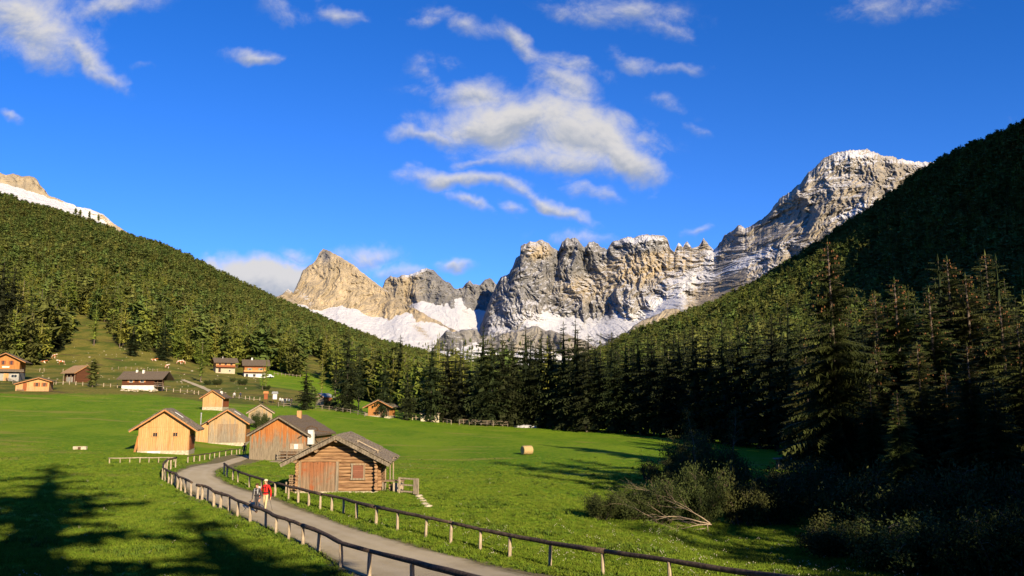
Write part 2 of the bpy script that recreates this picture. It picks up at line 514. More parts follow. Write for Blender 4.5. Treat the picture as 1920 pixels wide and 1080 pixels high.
def mountain(name, label, u0, u1, nc, nr, crest, mid, base, Dc, Dm, Db, seed, amp=60, warm=((0, .5), (2000, .5)), snow_hi=0.0, snow_lo=.75,
             jag=3.0, patches=(), back=500, cutapron=0.0):
    u = np.linspace(u0, u1, nc)
    vc = interp(crest, u); vm = interp(mid, u); vb = interp(base, u)
    vc = vc + jag * (0.9 * fbm(u / 16.0, u * 0 + seed, 4, seed, .6)) * 1.0
    vm = np.maximum(vm, vc + 4); vb = np.maximum(vb, vm + 6)
    dc = interp(Dc, u); dm = interp(Dm, u); db = interp(Db, u)
    vm0 = vm.copy()
    vm = vm + 9 * fbm(u / 30.0, u * 0 + seed + 3.3, 4, seed + 5, .6)
    vm = np.clip(vm, vc + 3, vb - 3)
    def sm(a_, n_):
        k_ = np.hanning(2 * n_ + 3)[1:-1]; k_ /= k_.sum()
        return np.convolve(np.pad(a_, n_, mode='edge'), k_, 'valid')
    vm0 = np.minimum(sm(vm0, 25), vb - 6)
    vc0 = np.minimum(sm(vc, 40), vm0 - 20)
    nb = 14
    t1 = np.linspace(0, 1, nr)[:, None]              # base -> crest
    ta = 0.40                                        # share of rows on the apron
    ap = np.clip(t1 / ta, 0, 1); cl = np.clip((t1 - ta) / (1 - ta), 0, 1)
    v = vb + (vm - vb) * ap + (vc - vm) * cl
    q = np.clip((vb - v) / (vb - vm0), 0, 1.6)
    Dap = db + (dm - db) * (0.55 * q + 0.45 * q * q)
    D = np.minimum(dm + (dc - dm) * (vm0 - v) / (vm0 - vc0), Dap + 60)
    D = np.maximum(D, db)
    U = np.broadcast_to(u, v.shape)
    # real metres for the noise
    X = (U - 960) / F * D; Z = (760 - v) / F * D
    hc = np.maximum((vm - vc) / F * dm, 20.0)
    slope = (dc - dm) / hc
    bw = 30 * fbm(X / 230.0, Z / 230.0, 4, seed + 40); bz = 30 * fbm(X / 230.0, Z / 230.0, 4, seed + 45)
    sh = np.interp(U, [500, 900, 1250, 1400, 1900], [.15, .1, -.1, -.55, -.6])
    XS = X + bw + sh * Z; ZS = Z + bz
    r0 = perlin((X + Z * .5) / 380.0, (Z - X * .3) / 380.0, seed + 1)
    r1 = ridged(XS / 190.0, ZS / 900.0, 2, seed + 6, .6)
    r2 = ridged(XS / 80.0, (ZS - bw) / 230.0, 3, seed + 2, .6)
    r3 = ridged((XS + .6 * bw) / 32.0, (ZS + .8 * bw) / 58.0, 4, seed + 3, .72)
    r5 = fbm(XS / 120.0, ZS / 120.0, 5, seed + 90, .6)
    disp = -(r0 * 1.2 + r1 * 1.1 + r2 * 0.55 + r3 * 0.25 + r5 * .20) * amp
    disp = disp * np.interp(U, [1250, 1400], [1, .72])
    disp = disp + np.clip(vc - sm(vc, 34), -14, 22) * np.where(vc > sm(vc, 34), 3.4, 1.5) * sst(cl, .35, .9)
    stair = 0
    for P_, sd_, wt in ((74.0, 9, .14), (31.0, 19, .05)):
        w_ = (Z + 0.12 * X + P_ * .45 * fbm(X / 150.0, Z / 150.0, 4, seed + sd_)) / P_
        fr = w_ - np.floor(w_)
        mk = np.clip(0.55 + 1.3 * perlin(X / 140., Z / 70., seed + 77 + sd_), 0, 1)
        stair = stair + P_ * np.minimum(slope, 1.6) * wt * mk * (sst(fr, 0.0, 0.30) - fr)
    disp += stair
    keep = sst(1 - cl, 0, .10) * .75 + .25
    Dcl = dm + (dc - dm) * (vm0 - v) / (vm0 - vc0) + disp * keep
    gul = ridged((X + Z * .35 + 30 * fbm(X / 90., Z / 90., 2, seed + 15)) / 38.0, Z / 260.0, 4, seed + 12)
    Dsc = Dap - (gul * 7 + 30 * fbm(X / 170.0, Z / 150.0, 5, seed + 14, .55)) * sst(q, 0, .1)
    cf = sst(Dsc - Dcl, -4, 10)
    D2 = np.where(Dsc < Dcl, Dsc, Dcl)
    c, s = math.cos(PITCH), math.sin(PITCH)
    xc = (U - 960) / F; yc = (540 - v) / F
    ry = c - yc * s
    PX = xc / ry * D2; PY = D2; PZ = (s + yc * c) / ry * D2
    # the far side falls away behind the crest
    bx = []
    for i in range(1, nb + 1):
        f = i / nb
        yb = PY[-1] + back * f
        xb = PX[-1] / PY[-1] * yb
        zb = PZ[-1] - (PZ[-1] + 50) * f ** 0.8 + 14 * fbm(xb / 90.0, yb / 90.0, 3, seed + 60)
        bx.append((xb, yb, zb))
    PX = np.vstack([PX] + [b_[0] for b_ in bx]); PY = np.vstack([PY] + [b_[1] for b_ in bx]); PZ = np.vstack([PZ] + [b_[2] for b_ in bx])
    sn = snow_lo * (1 - cf) + snow_hi * cf
    sn = np.broadcast_to(sn, v.shape).copy()
    wm = np.broadcast_to(interp(warm, u), v.shape).copy()
    for p in patches:       # (kind, u, v, ru, rv, angle, strength)
        kd, pu, pv, ru, rv, an, st = p
        a_ = math.radians(an)
        du = (U - pu); dv = (v - pv)
        e = ((du * math.cos(a_) + dv * math.sin(a_)) / ru)**2 + ((-du * math.sin(a_) + dv * math.cos(a_)) / rv)**2
        g = np.exp(-e * 1.2)
        if kd == 's': sn += st * g
        else: wm += st * g
    pad = lambda a: np.vstack([a] + [a[-1:]] * nb)
    V = np.stack([PX, PY, PZ], -1).reshape(-1, 3)
    me = np_mesh(name, V, grid_faces(nr + nb, nc), (M_ROCK,), True, {'snow': pad(sn), 'warm': pad(wm)})
    o = link_mesh(name, me)
    tag(o, label, 'mountain', kind='structure')
    return o


mountain('mountain', 'pointed ochre limestone peak rising over a snowy scree apron', 488, 930, 520, 300,
         [(480, 575), (515, 558), (530, 551), (540, 541), (550, 549), (560, 527), (568, 508), (580, 497), (592, 488), (598, 475), (606, 466), (616, 470), (630, 477), (650, 488), (670, 503), (700, 527), (722, 543), (740, 558), (760, 572), (790, 585), (830, 607), (870, 628), (930, 650)],
         [(480, 580), (540, 560), (565, 572), (600, 578), (640, 574), (670, 580), (700, 592), (730, 592), (752, 583), (775, 588), (830, 612), (930, 655)],
         [(480, 680), (600, 690), (760, 700), (930, 720)],
         [(480, 3560), (606, 3900), (760, 3560), (930, 3120)], [(480, 3420), (606, 3480), (760, 3420), (930, 3060)], [(480, 2500), (930, 2300)],
         3, amp=34, warm=[(480, .75), (700, .95), (900, .5)], snow_hi=-.36, snow_lo=.22, jag=2.2,
         patches=[('s', 690, 512, 70, 7, 38, .75), ('s', 545, 545, 18, 6, 0, .4), ('s', 575, 560, 30, 10, 45, .35), ('w', 680, 545, 30, 16, 20, .6), ('w', 640, 500, 14, 22, 0, .4), ('w', 610, 480, 12, 14, 0, -.7),
                  ('s', 790, 620, 40, 10, 40, -.35), ('s', 870, 640, 30, 12, 0, -.2)])
mountain('mountain', 'grey cirque peaks with snow bowls between the ochre peak and the long wall', 700, 985, 340, 240,
         [(690, 545), (716, 541), (722, 526), (733, 517), (742, 520), (756, 515), (775, 514), (790, 505), (800, 502), (812, 504), (822, 517), (832, 526), (845, 533), (852, 540), (866, 541), (874, 531), (882, 526), (888, 533), (900, 533), (910, 524), (918, 521), (928, 530), (940, 540), (960, 545), (985, 545)],
         [(690, 560), (740, 572), (768, 578), (778, 555), (800, 562), (840, 562), (862, 560), (885, 578), (915, 582), (935, 570), (985, 580)],
         [(690, 660), (985, 670)],
         [(690, 4700), (985, 4700)], [(690, 4450), (985, 4400)], [(690, 3300), (985, 3300)],
         11, amp=46, warm=[(700, .55), (765, .6), (800, .2), (900, .12), (985, .2)], snow_hi=-.16, snow_lo=.14, jag=2.5,
         patches=[('s', 780, 512, 25, 6, -20, .4), ('w', 765, 530, 8, 20, 0, .6), ('s', 860, 640, 60, 16, 0, -.25)])
mountain('mountain', 'long grey and tan rock wall with towers rising to a high snow dusted summit', 884, 1850, 1060, 420,
         [(884, 640), (905, 600), (920, 560), (930, 536), (940, 520), (955, 512), (962, 498), (968, 484), (975, 478), (976, 461), (985, 456), (1000, 452), (1018, 451), (1030, 456), (1038, 466), (1047, 472), (1054, 454), (1062, 447), (1080, 447), (1086, 453), (1096, 463), (1104, 454), (1120, 456), (1130, 463), (1139, 467), (1147, 454), (1165, 447), (1185, 445), (1198, 441), (1210, 437), (1218, 441), (1240, 440), (1250, 444), (1257, 464), (1264, 472), (1272, 458), (1280, 462), (1288, 450), (1298, 466), (1310, 462), (1319, 445), (1328, 457), (1338, 470), (1345, 462), (1358, 442), (1372, 434), (1384, 423), (1396, 427), (1408, 425), (1425, 412), (1440, 402), (1452, 385), (1462, 372), (1480, 360), (1500, 345), (1514, 325), (1528, 314), (1545, 296), (1565, 286), (1585, 283), (1605, 281), (1625, 280), (1645, 287), (1665, 293), (1690, 299), (1720, 303), (1760, 304), (1800, 308), (1850, 330)],
         [(884, 660), (910, 610), (955, 580), (985, 560), (1010, 575), (1040, 588), (1085, 590), (1120, 598), (1160, 578), (1200, 577), (1240, 560), (1285, 540), (1300, 562), (1400, 520), (1480, 500), (1560, 470), (1850, 420)],
         [(910, 690), (1200, 690), (1350, 640), (1500, 570), (1700, 470), (1850, 450)],
         [(910, 4150), (1140, 4080), (1340, 3850), (1440, 3600), (1620, 3450), (1850, 3300)],
         [(910, 3650), (1140, 3520), (1340, 3300), (1440, 3020), (1620, 2800), (1850, 2650)],
         [(910, 2900), (1140, 2700), (1340, 2300), (1500, 2000), (1850, 1900)],
         23, amp=58, warm=[(910, .1), (1000, .25), (1100, .2), (1200, .38), (1320, .4), (1450, .4), (1650, .45), (1850, .45)], snow_hi=-.03, snow_lo=-.04, jag=3.4,
         patches=[('w', 1008, 468, 30, 18, 0, .8), ('w', 1210, 500, 90, 26, -8, .7), ('w', 1090, 545, 50, 26, 0, .45), ('w', 1190, 460, 60, 14, 0, -.6), ('w', 1085, 480, 45, 24, 0, -.55), ('w', 960, 530, 40, 26, 0, -.4),  # grey patches by negative warm, part rock tone, part painted cloud shade
                  ('s', 1262, 550, 60, 14, -42, .75), ('s', 1200, 590, 70, 14, -20, .5), ('s', 1180, 452, 45, 7, 5, .15), ('s', 1335, 480, 22, 8, -60, .6), ('s', 1590, 305, 90, 26, -28, .24),
                  ('s', 1600, 395, 40, 9, -25, .5), ('s', 1400, 490, 90, 9, -24, .42), ('s', 1720, 303, 50, 5, 0, .25), ('s', 1250, 455, 60, 6, 10, .2), ('s', 1020, 600, 60, 20, 10, .3),
                  ('s', 1350, 560, 60, 30, -20, -.35), ('w', 1350, 560, 90, 30, -20, .3)])
mountain('mountain', 'tan rock head above a sunlit snowfield at the top of the left slope', -260, 260, 260, 120,
         [(-260, 250), (-100, 300), (0, 323), (12, 328), (25, 326), (42, 330), (60, 331), (70, 336), (75, 347), (85, 357), (92, 367), (110, 373), (140, 386), (170, 392), (195, 403), (215, 420), (260, 450)],
         [(-260, 300), (-60, 325), (0, 338), (30, 350), (60, 357), (80, 368), (92, 372), (110, 377), (140, 389), (260, 452)],
         [(-260, 420), (0, 400), (120, 430), (260, 480)],
         [(-260, 2450), (260, 2300)], [(-260, 2400), (260, 2280)], [(-260, 2050), (260, 2020)],
         37, amp=14, warm=[(-260, .8), (260, .8)], snow_hi=-.5, snow_lo=.6, jag=1.4, back=300, patches=[('s', 165, 398, 60, 16, 28, 1.3)])
mountain('mountain', 'low rocky outcrop band at the valley head, above the pines', 760, 1360, 400, 150,
         [(760, 700), (810, 655), (826, 632), (836, 620), (850, 622), (870, 618), (893, 616), (900, 628), (925, 632), (950, 622), (985, 616), (1005, 610), (1020, 618), (1050, 624), (1080, 632), (1120, 650), (1170, 625), (1195, 606), (1215, 596), (1235, 588), (1250, 580), (1262, 577), (1275, 583), (1290, 597), (1310, 602), (1360, 615)],
         [(760, 700), (826, 640), (900, 640), (960, 655), (1010, 650), (1060, 660), (1120, 665), (1200, 618), (1290, 618), (1360, 630)],
         [(760, 740), (1360, 740)],
         [(760, 2500), (1360, 2250)], [(760, 2460), (1360, 2200)], [(760, 2100), (1360, 1900)],
         53, amp=20, warm=[(760, .1), (960, .3), (1180, .4), (1360, .8)], snow_hi=-.22, snow_lo=.1, jag=2.4, back=160,
         patches=[('s', 840, 640, 60, 20, 0, .3)])
# ------------------------------------------------------------------ mesh builder for made things
class MB:
    def __init__(s): s.v = []; s.f = []; s.mi = []; s.m = 0

    def add(s, vs, fs, m=None):
        o = len(s.v); s.v += [tuple(q) for q in vs]
        s.f += [tuple(i + o for i in f) for f in fs]; s.mi += [s.m if m is None else m] * len(fs)

    def box(s, x0, y0, z0, x1, y1, z1, M=None):
        vs = [(x, y, z) for z in (z0, z1) for y in (y0, y1) for x in (x0, x1)]
        if M is not None: vs = [tuple(M @ Vector(q)) for q in vs]
        s.add(vs, [(0, 2, 3, 1), (4, 5, 7, 6), (0, 1, 5, 4), (2, 6, 7, 3), (0, 4, 6, 2), (1, 3, 7, 5)])

    def beam(s, a, b, w, h, up=(0, 0, 1)):
        a = Vector(a); b = Vector(b); d = (b - a).normalized(); r = d.cross(Vector(up))
        if r.length < 1e-4: r = Vector((1, 0, 0))
        r.normalize(); q = r.cross(d)
        vs = []
        for p in (a, b):
            for i, j in ((-1, -1), (1, -1), (1, 1), (-1, 1)):
                vs.append(p + r * (w / 2 * i) + q * (h / 2 * j))
        s.add(vs, [(3, 2, 1, 0), (4, 5, 6, 7), (0, 1, 5, 4), (1, 2, 6, 5), (2, 3, 7, 6), (3, 0, 4, 7)])

    def tube(s, pts, rad, n=8, caps=True, rnd=None, amt=0.0):
        P = [Vector(p) for p in pts]; k = len(P)
        if not hasattr(rad, '__len__'): rad = [rad] * k
        vs = []; prev = None
        for i in range(k):
            d = (P[min(i + 1, k - 1)] - P[max(i - 1, 0)]).normalized()
            ref = Vector((0, 0, 1)) if abs(d.z) < .9 else Vector((1, 0, 0))
            r = d.cross(ref).normalized(); q = r.cross(d)
            for j in range(n):
                a = 2 * math.pi * j / n
                rr = rad[i] * (1 + (rnd.uniform(-amt, amt) if rnd else 0))
                vs.append(P[i] + (r * math.cos(a) + q * math.sin(a)) * rr)
        fs = []
        for i in range(k - 1):
            for j in range(n):
                j2 = (j + 1) % n
                fs.append((i * n + j, i * n + j2, (i + 1) * n + j2, (i + 1) * n + j))
        if caps: fs.append(tuple(range(n - 1, -1, -1))); fs.append(tuple((k - 1) * n + j for j in range(n)))
        s.add(vs, fs)

    def prism(s, poly, y0, y1):
        """polygon in x,z extruded along y"""
        n = len(poly)
        vs = [(x, y0, z) for x, z in poly] + [(x, y1, z) for x, z in poly]
        fs = [tuple(range(n)), tuple(range(2 * n - 1, n - 1, -1))] + [(i, i + n, (i + 1) % n + n, (i + 1) % n) for i in range(n)]
        s.add(vs, fs)

    def blob(s, c, r, seed=0, amt=.2, nu=7, nv=5):
        rn = random.Random(seed); vs = [(c[0], c[1], c[2] + r[2])]
        for i in range(1, nv):
            p = math.pi * i / nv
            for j in range(nu):
                a = 2 * math.pi * j / nu; k = 1 + rn.uniform(-amt, amt)
                vs.append((c[0] + r[0] * k * math.sin(p) * math.cos(a), c[1] + r[1] * k * math.sin(p) * math.sin(a), c[2] + r[2] * k * math.cos(p)))
        vs.append((c[0], c[1], c[2] - r[2]))
        fs = [(0, 1 + j, 1 + (j + 1) % nu) for j in range(nu)]
        for i in range(nv - 2):
            for j in range(nu):
                a0 = 1 + i * nu; fs.append((a0 + j, a0 + nu + j, a0 + nu + (j + 1) % nu, a0 + (j + 1) % nu))
        L = len(vs) - 1; a0 = 1 + (nv - 2) * nu
        fs += [(L, a0 + (j + 1) % nu, a0 + j) for j in range(nu)]
        s.add(vs, fs)

    def mesh(s, name, mats, smooth=False):
        me = bpy.data.meshes.new(name); me.from_pydata(s.v, [], s.f)
        mats = mats if isinstance(mats, (list, tuple)) else [mats]
        for m in mats: me.materials.append(m)
        me.polygons.foreach_set('material_index', s.mi)
        if smooth: me.polygons.foreach_set('use_smooth', [True] * len(s.f))
        me.update()
        return me

    def build(s, name, mats, parent=None, smooth=False):
        return link_mesh(name, s.mesh(name, mats, smooth), parent)


# ------------------------------------------------------------------ more materials
def mat_wood(name, base, dark, grey, zlo=0.0, zhi=1.0, greyamt=.6, plank=.19, horiz=False, stain=None):
    """boards: base tone, weathered to grey below zhi; each board its own tone"""
    m, t, b = new_mat(name, 0.85, 0.15)
    oc = t.node('ShaderNodeTexCoord').outputs['Object']
    sp = t.node('ShaderNodeSeparateXYZ', {0: oc})
    x, y, z = sp.outputs
    s_ = z if horiz else t.math('ADD', x, y)
    d = t.math('DIVIDE', s_, plank)
    idn = t.math('FLOOR', d)
    wn = t.node('ShaderNodeTexWhiteNoise', {'W': idn}, noise_dimensions='1D').outputs['Value']
    mp = t.mapping(oc, sc=(14, 14, 1.1) if not horiz else (1.1, 1.1, 14))
    g1 = t.noise(mp, 1.0, 5, .7)
    g2 = t.noise(oc, 1.6, 4, .6)
    c = t.mix(t.smooth(g1, .35, .7), base, dark)
    c = t.mix(t.math('MULTIPLY', wn, .8), c, dark)
    kn = t.noise(oc, 5.0, 2, .5)
    c = t.mix(t.smooth(kn, .68, .74, 0, .6), c, tuple(q * .35 for q in dark))
    c = t.mix(t.smooth(t.noise(t.mapping(oc, sc=(3.2, 3.2, .35) if not horiz else (.35, .35, 3.2)), 1.0, 4, .6), .50, .72, 0, .55), c, tuple(q * .55 for q in dark))
    zf = t.smooth(t.math('ADD', z, t.math('ADD', t.math('MULTIPLY', t.math('SUBTRACT', g2, .5), (zhi - zlo) * 1.2 + .4), t.math('MULTIPLY', t.math('SUBTRACT', wn, .5), (zhi - zlo) * .8))), zlo, zhi, greyamt, 0.0)
    gm = t.mix(t.smooth(g1, .3, .75), grey, tuple(q * .45 for q in grey))
    c = t.mix(zf, c, gm)
    if stain:
        c = t.mix(t.math('MULTIPLY', t.smooth(g2, .55, .72), .7), c, stain)
    fr = t.math('FRACT', d)
    gap = t.smooth(t.math('ABSOLUTE', t.math('SUBTRACT', fr, .5)), .44, .49)
    c = t.mix(t.math('MULTIPLY', gap, .75), c, (0.02, 0.013, 0.008))
    t.put(b.inputs['Base Color'], c)
    bump(t, b, t.math('SUBTRACT', t.math('MULTIPLY', g1, .4), gap), .6, .02)
    return m


def mat_simple(name, c1, c2, scale=3.0, rough=.85, stretch=(1, 1, 1), spec=.2, bmp=.3, lo=.3, hi=.7, metal=0):
    m, t, b = new_mat(name, rough, spec)
    oc = t.node('ShaderNodeTexCoord').outputs['Object']
    n = t.noise(t.mapping(oc, sc=stretch), scale, 5, .65)
    t.put(b.inputs['Base Color'], t.mix(t.smooth(n, lo, hi), c1, c2))
    b.inputs['Metallic'].default_value = metal
    if bmp: bump(t, b, n, bmp, .03)
    return m


def mat_leaf(name, c1, c2, c3, rand=.5, trans=.0):
    """foliage: per tree tone, per clump tone"""
    m, t, b = new_mat(name, 0.8, 0.12)
    oi = t.node('ShaderNodeObjectInfo').outputs['Random']
    tn = t.node('ShaderNodeAttribute', attribute_name='tone').outputs['Fac']
    c = t.mix(tn, c1, c2)
    c = t.mix(t.math('MULTIPLY', t.smooth(oi, .15, .95), rand), c, c3)
    k = t.math('ADD', t.math('MULTIPLY', t.math('FRACT', t.math('MULTIPLY', oi, 17.31)), .55), .72)
    c = t.mix(1.0, c, t.node('ShaderNodeCombineColor', {0: k, 1: k, 2: k}).outputs[0], 'MULTIPLY')
    t.put(b.inputs['Base Color'], c)
    return m


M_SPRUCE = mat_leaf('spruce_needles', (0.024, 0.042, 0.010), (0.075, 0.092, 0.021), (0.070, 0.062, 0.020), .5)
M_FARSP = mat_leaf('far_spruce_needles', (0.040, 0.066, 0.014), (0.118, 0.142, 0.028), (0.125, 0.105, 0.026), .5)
M_SPRUCE_SHADE = mat_leaf('shade_toned_spruce_needles', (0.010, 0.018, 0.006), (0.032, 0.042, 0.011), (0.026, 0.026, 0.010), .5)  # spruce needles darkened in colour to stand in for hillside shade
M_LARCH = mat_leaf('larch_needles', (0.060, 0.095, 0.014), (0.165, 0.190, 0.028), (0.190, 0.170, 0.030), .6)
M_PINE = mat_leaf('stone_pine_needles', (0.042, 0.072, 0.016), (0.122, 0.156, 0.033), (0.140, 0.122, 0.030), .5)
M_BARK = mat_simple('bark', (0.075, 0.055, 0.042), (0.20, 0.155, 0.12), 5, .95, (1, 1, .25))
M_CONE = mat_simple('cone_scales', (0.13, 0.055, 0.022), (0.22, 0.095, 0.035), 20, .9, bmp=0)
M_BUSH = mat_leaf('willow_leaves', (0.018, 0.030, 0.008), (0.055, 0.070, 0.018), (0.045, 0.040, 0.012), .5)
M_TWIG = mat_simple('bare_wood', (0.06, 0.045, 0.032), (0.16, 0.125, 0.09), 8, .9, bmp=0)

# ------------------------------------------------------------------ trees
def conifer(seed, kind, tiers, nbr, nseg, wid, r=.16, dens=1.0, drop=.35, base=.08, sub=1, cones=0, core=1.0):
    """crown of a unit-high conifer: whorled branches carrying sprays of needles. returns (verts, tris, tone), cone verts, twigs"""
    rn = random.Random(seed)
    V = []; T = []; tone = []; CV = []; tw = []

    def tri(a, b, c, k):
        n = len(V); V.extend((a, b, c)); T.append((n, n + 1, n + 2)); tone.extend((k, k, k))
    skew = rn.uniform(0, 6.28)
    for i in range(tiers):
        tt = (i + rn.uniform(-.3, .3)) / tiers; tt = min(max(tt, 0), .99)
        z = base + (1 - base) * (tt ** .92)
        if kind == 'spruce': rad = r * (.035 + .965 * (1 - tt) ** .66) * (1 if tt > .08 else .75)
        elif kind == 'larch': rad = r * ((1 - tt) ** .7) * (.55 + .45 * min(1, tt / .25))
        else: rad = r * math.sqrt(max(0, 1 - (max(tt - .28, 0) / .72)**2.3)) * (.6 + .4 * min(1, tt / .28)) + .004
        rad *= 1 + .14 * math.sin(tt * 19 + skew)
        nb = max(4, int(nbr * (1 - .45 * tt)))
        a0 = rn.uniform(0, 6.28)
        for j in range(nb):
            if rn.random() > dens: continue
            a = a0 + 6.283 * (j + rn.uniform(-.35, .35)) / nb
            L = rad * rn.uniform(.5, 1.2)
            ca, sa = math.cos(a), math.sin(a)
            zz = z + rn.uniform(-1.1, 1.1) / tiers * (1 if tt < .9 else .3)
            bk = rn.random()
            w0 = wid * L
            dr = drop * L * (1 - .9 * tt)
            if sub > 1 and L > .02: tw.append(((0, 0, zz), (ca * L * .5, sa * L * .5, zz - dr * .25), (ca * L * .92, sa * L * .92, zz - dr * .9)))
            for k in range(nseg):
                f0 = .12 + .88 * k / nseg; f1 = .12 + .88 * (k + 1.25) / nseg
                p = lambda f: (ca * L * f, sa * L * f, zz - dr * f * f + (.16 * L * f if kind != 'spruce' or tt > .6 else .05 * L * f))
                p0 = p(f0); p1 = p(min(f1, 1.04))
                ww = w0 * (1.05 - .75 * f0) * rn.uniform(.7, 1.25)
                tn = min(1, max(0, .15 + .5 * bk + .4 * rn.random() + .25 * (f0 - .5)))
                for sgn in (-1, 1):
                    for q in range(sub):
                        f = f0 + (f1 - f0) * (q / sub); pq = p(f)
                        wq = ww * rn.uniform(.75, 1.2)
                        tip = (pq[0] + ca * wq * .75 - sgn * sa * wq, pq[1] + sa * wq * .75 + sgn * ca * wq, pq[2] - wq * rn.uniform(.15, .65))
                        wd = (f1 - f0) / sub * L * .8
                        tri(pq, (pq[0] + ca * wd, pq[1] + sa * wd, pq[2]), tip, tn * rn.uniform(.8, 1))
                # hanging curtain of twigs
                hz = ww * rn.uniform(.45, 1.0)
                mx = ((p0[0] + p1[0]) / 2 + rn.uniform(-.2, .2) * ww * sa, (p0[1] + p1[1]) / 2 - rn.uniform(-.2, .2) * ww * ca, (p0[2] + p1[2]) / 2 - hz)
                tri(p0, p1, mx, tn * .8)
            if cones and tt > .55 and rn.random() < cones:
                f = rn.uniform(.7, 1); q = (ca * L * f, sa * L * f, zz - dr * f * f - .004)
                CV.append(q)
    # dense needles close to the stem
    nk = 16; cr = {'spruce': .40, 'pine': .52, 'larch': .24}[kind]
    for k in range(nk):
        f = 1 - k / nk; t0 = base + (1 - base) * k / nk
        for j in range(6):
            a = 6.283 * (j + rn.random() * .8) / 6 + k; rr_ = r * cr * core * (f ** 1.25 if kind != 'pine' else min(1, f * 2.2) ** .6) * rn.uniform(.7, 1.25)
            z1 = t0 + (1 - base) / nk * rn.uniform(1.2, 2.0)
            tri((math.cos(a) * rr_, math.sin(a) * rr_, t0 - .015), (math.cos(a + 1.1) * rr_ * .9, math.sin(a + 1.1) * rr_ * .9, t0 - rn.uniform(0, .02)), (math.cos(a + .5) * rr_ * .4, math.sin(a + .5) * rr_ * .4, min(z1, .985)), rn.uniform(.0, .5))
    # leader
    for j in range(4):
        a = j * 1.57 + skew
        tri((0, 0, 1.012), (.005 * math.cos(a), .005 * math.sin(a), .975), (.005 * math.cos(a + 1.6), .005 * math.sin(a + 1.6), .975), .6)
    return np.array(V), np.array(T), np.array(tone), CV, tw


def crown_mesh(name, mat, *a, **k):
    V, T, tn, CV, tw = conifer(*a, **k)
    return np_mesh(name, V, T, (mat,), False, {'tone': tn}), CV, tw


def trunk_mesh(name, h=1.0, r=.011, tw=(), n=7, lean=0.0):
    b = MB()
    b.tube([(0, 0, -.03), (0, 0, .02), (lean * .3, 0, .3), (lean * .6, 0, .65), (0, 0, .985)], [r * 1.5, r * 1.15, r * .85, r * .5, r * .12], n)
    for a_, m_, c_ in tw:
        b.tube([a_, m_, c_], [r * .14, r * .10, r * .04], 3, False)
    return b.mesh(name, M_BARK, True)


# mid-distance prototypes: (crown, trunk)
PROTO = {
    'spruce': [(crown_mesh('spruce_crown', M_SPRUCE_SHADE, 10 + i, 'spruce', 30, 8, 5, .42, r=rr, drop=.38, base=.05, dens=.92)[0], trunk_mesh('spruce_trunk', r=.010)) for i, rr in enumerate((.18, .20, .165, .19))],
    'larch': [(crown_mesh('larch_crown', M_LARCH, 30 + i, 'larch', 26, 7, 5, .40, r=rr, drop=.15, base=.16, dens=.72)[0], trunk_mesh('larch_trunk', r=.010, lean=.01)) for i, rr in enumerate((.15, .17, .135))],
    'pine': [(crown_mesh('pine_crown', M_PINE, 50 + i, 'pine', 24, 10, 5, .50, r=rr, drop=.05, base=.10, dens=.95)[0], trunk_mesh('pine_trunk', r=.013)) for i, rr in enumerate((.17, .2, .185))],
    'tallspruce': [(crown_mesh('spruce_crown', M_SPRUCE_SHADE, 70 + i, 'spruce', 34, 7, 5, .42, r=.115, drop=.4, base=.24, dens=.8)[0], trunk_mesh('spruce_trunk', r=.0085)) for i in range(2)],
}
TREES = []      # (size in picture, x, y, z, h, kind, variant, label, group, name)
KINDNAME = {'spruce': 'spruce_tree', 'larch': 'larch_tree', 'pine': 'stone_pine', 'tallspruce': 'spruce_tree'}


def put_tree(x, y, z, h, kind, var, label, group, name=None, wide=1.0, rz=None):
    nm = name or KINDNAME[kind]
    o = empty(nm, (x, y, z), rz if rz is not None else (x * 12.9 + y * 7.7) % 6.28, label, 'tree', group)
    o.scale = (h * wide, h * wide, h)
    cm, tm = PROTO[kind][var % len(PROTO[kind])]
    link_mesh('trunk', tm, o); link_mesh('crown', cm, o)
    return o


def tree_at(u, vb, vt, kind, label, wide=1.0, dist=None, group=None, var=0):
    if dist is None:
        p = at(u, vb)
    else:
        a, _ = ab(u, vb); p = Vector((a * dist, dist, H(a * dist, dist)))
    top = ab(u, vt)[1] * p.y
    h = top - p.z
    return put_tree(p.x, p.y, p.z - .1, h, kind, var, label, group, wide=wide)
# ------------------------------------------------------------------ the woods
# trees one can single out
ORD = ['first', 'second', 'third', 'fourth', 'fifth', 'sixth', 'seventh', 'eighth', 'ninth', 'tenth', 'eleventh', 'twelfth', 'thirteenth', 'fourteenth', 'fifteenth', 'sixteenth', 'seventeenth', 'eighteenth', 'nineteenth', 'twentieth'] + ['twenty-' + q for q in ('first', 'second', 'third', 'fourth', 'fifth', 'sixth', 'seventh')]
tree_at(173, 726, 671, 'pine', 'rounded blue-green stone pine standing before the weathered hay shed', wide=1.35)
tree_at(376, 716, 634, 'larch', 'dark wide larch at the left of the two farmhouses', wide=1.25)
tree_at(572, 769, 686, 'spruce', 'dark spruce beside the small grey-roofed hut, at the hikers gathering', wide=1.25, var=1)
tree_at(586, 767, 722, 'pine', 'low bushy conifer in front of the spruce near the grey-roofed hut', wide=1.3, var=1)
tree_at(650, 772, 612, 'spruce', 'tallest dark spruce standing alone right of the grey-roofed hut', wide=1.05, var=3)
tree_at(672, 770, 648, 'tallspruce', 'slim spruce with a bare lower trunk, right of the tallest lone spruce')
tree_at(628, 748, 660, 'tallspruce', 'spindly tree with a thin bare trunk behind the grey-roofed hut', wide=1.1, var=1)
tree_at(603, 738, 668, 'larch', 'thin leaning larch above the grey-roofed hut')
tree_at(498, 728, 664, 'larch', 'bare-stemmed larch in front of the white-based farmhouse', var=1, wide=.8)
tree_at(492, 731, 676, 'larch', 'thinner larch just left of the bare-stemmed one before the farmhouse', var=2, wide=.8)
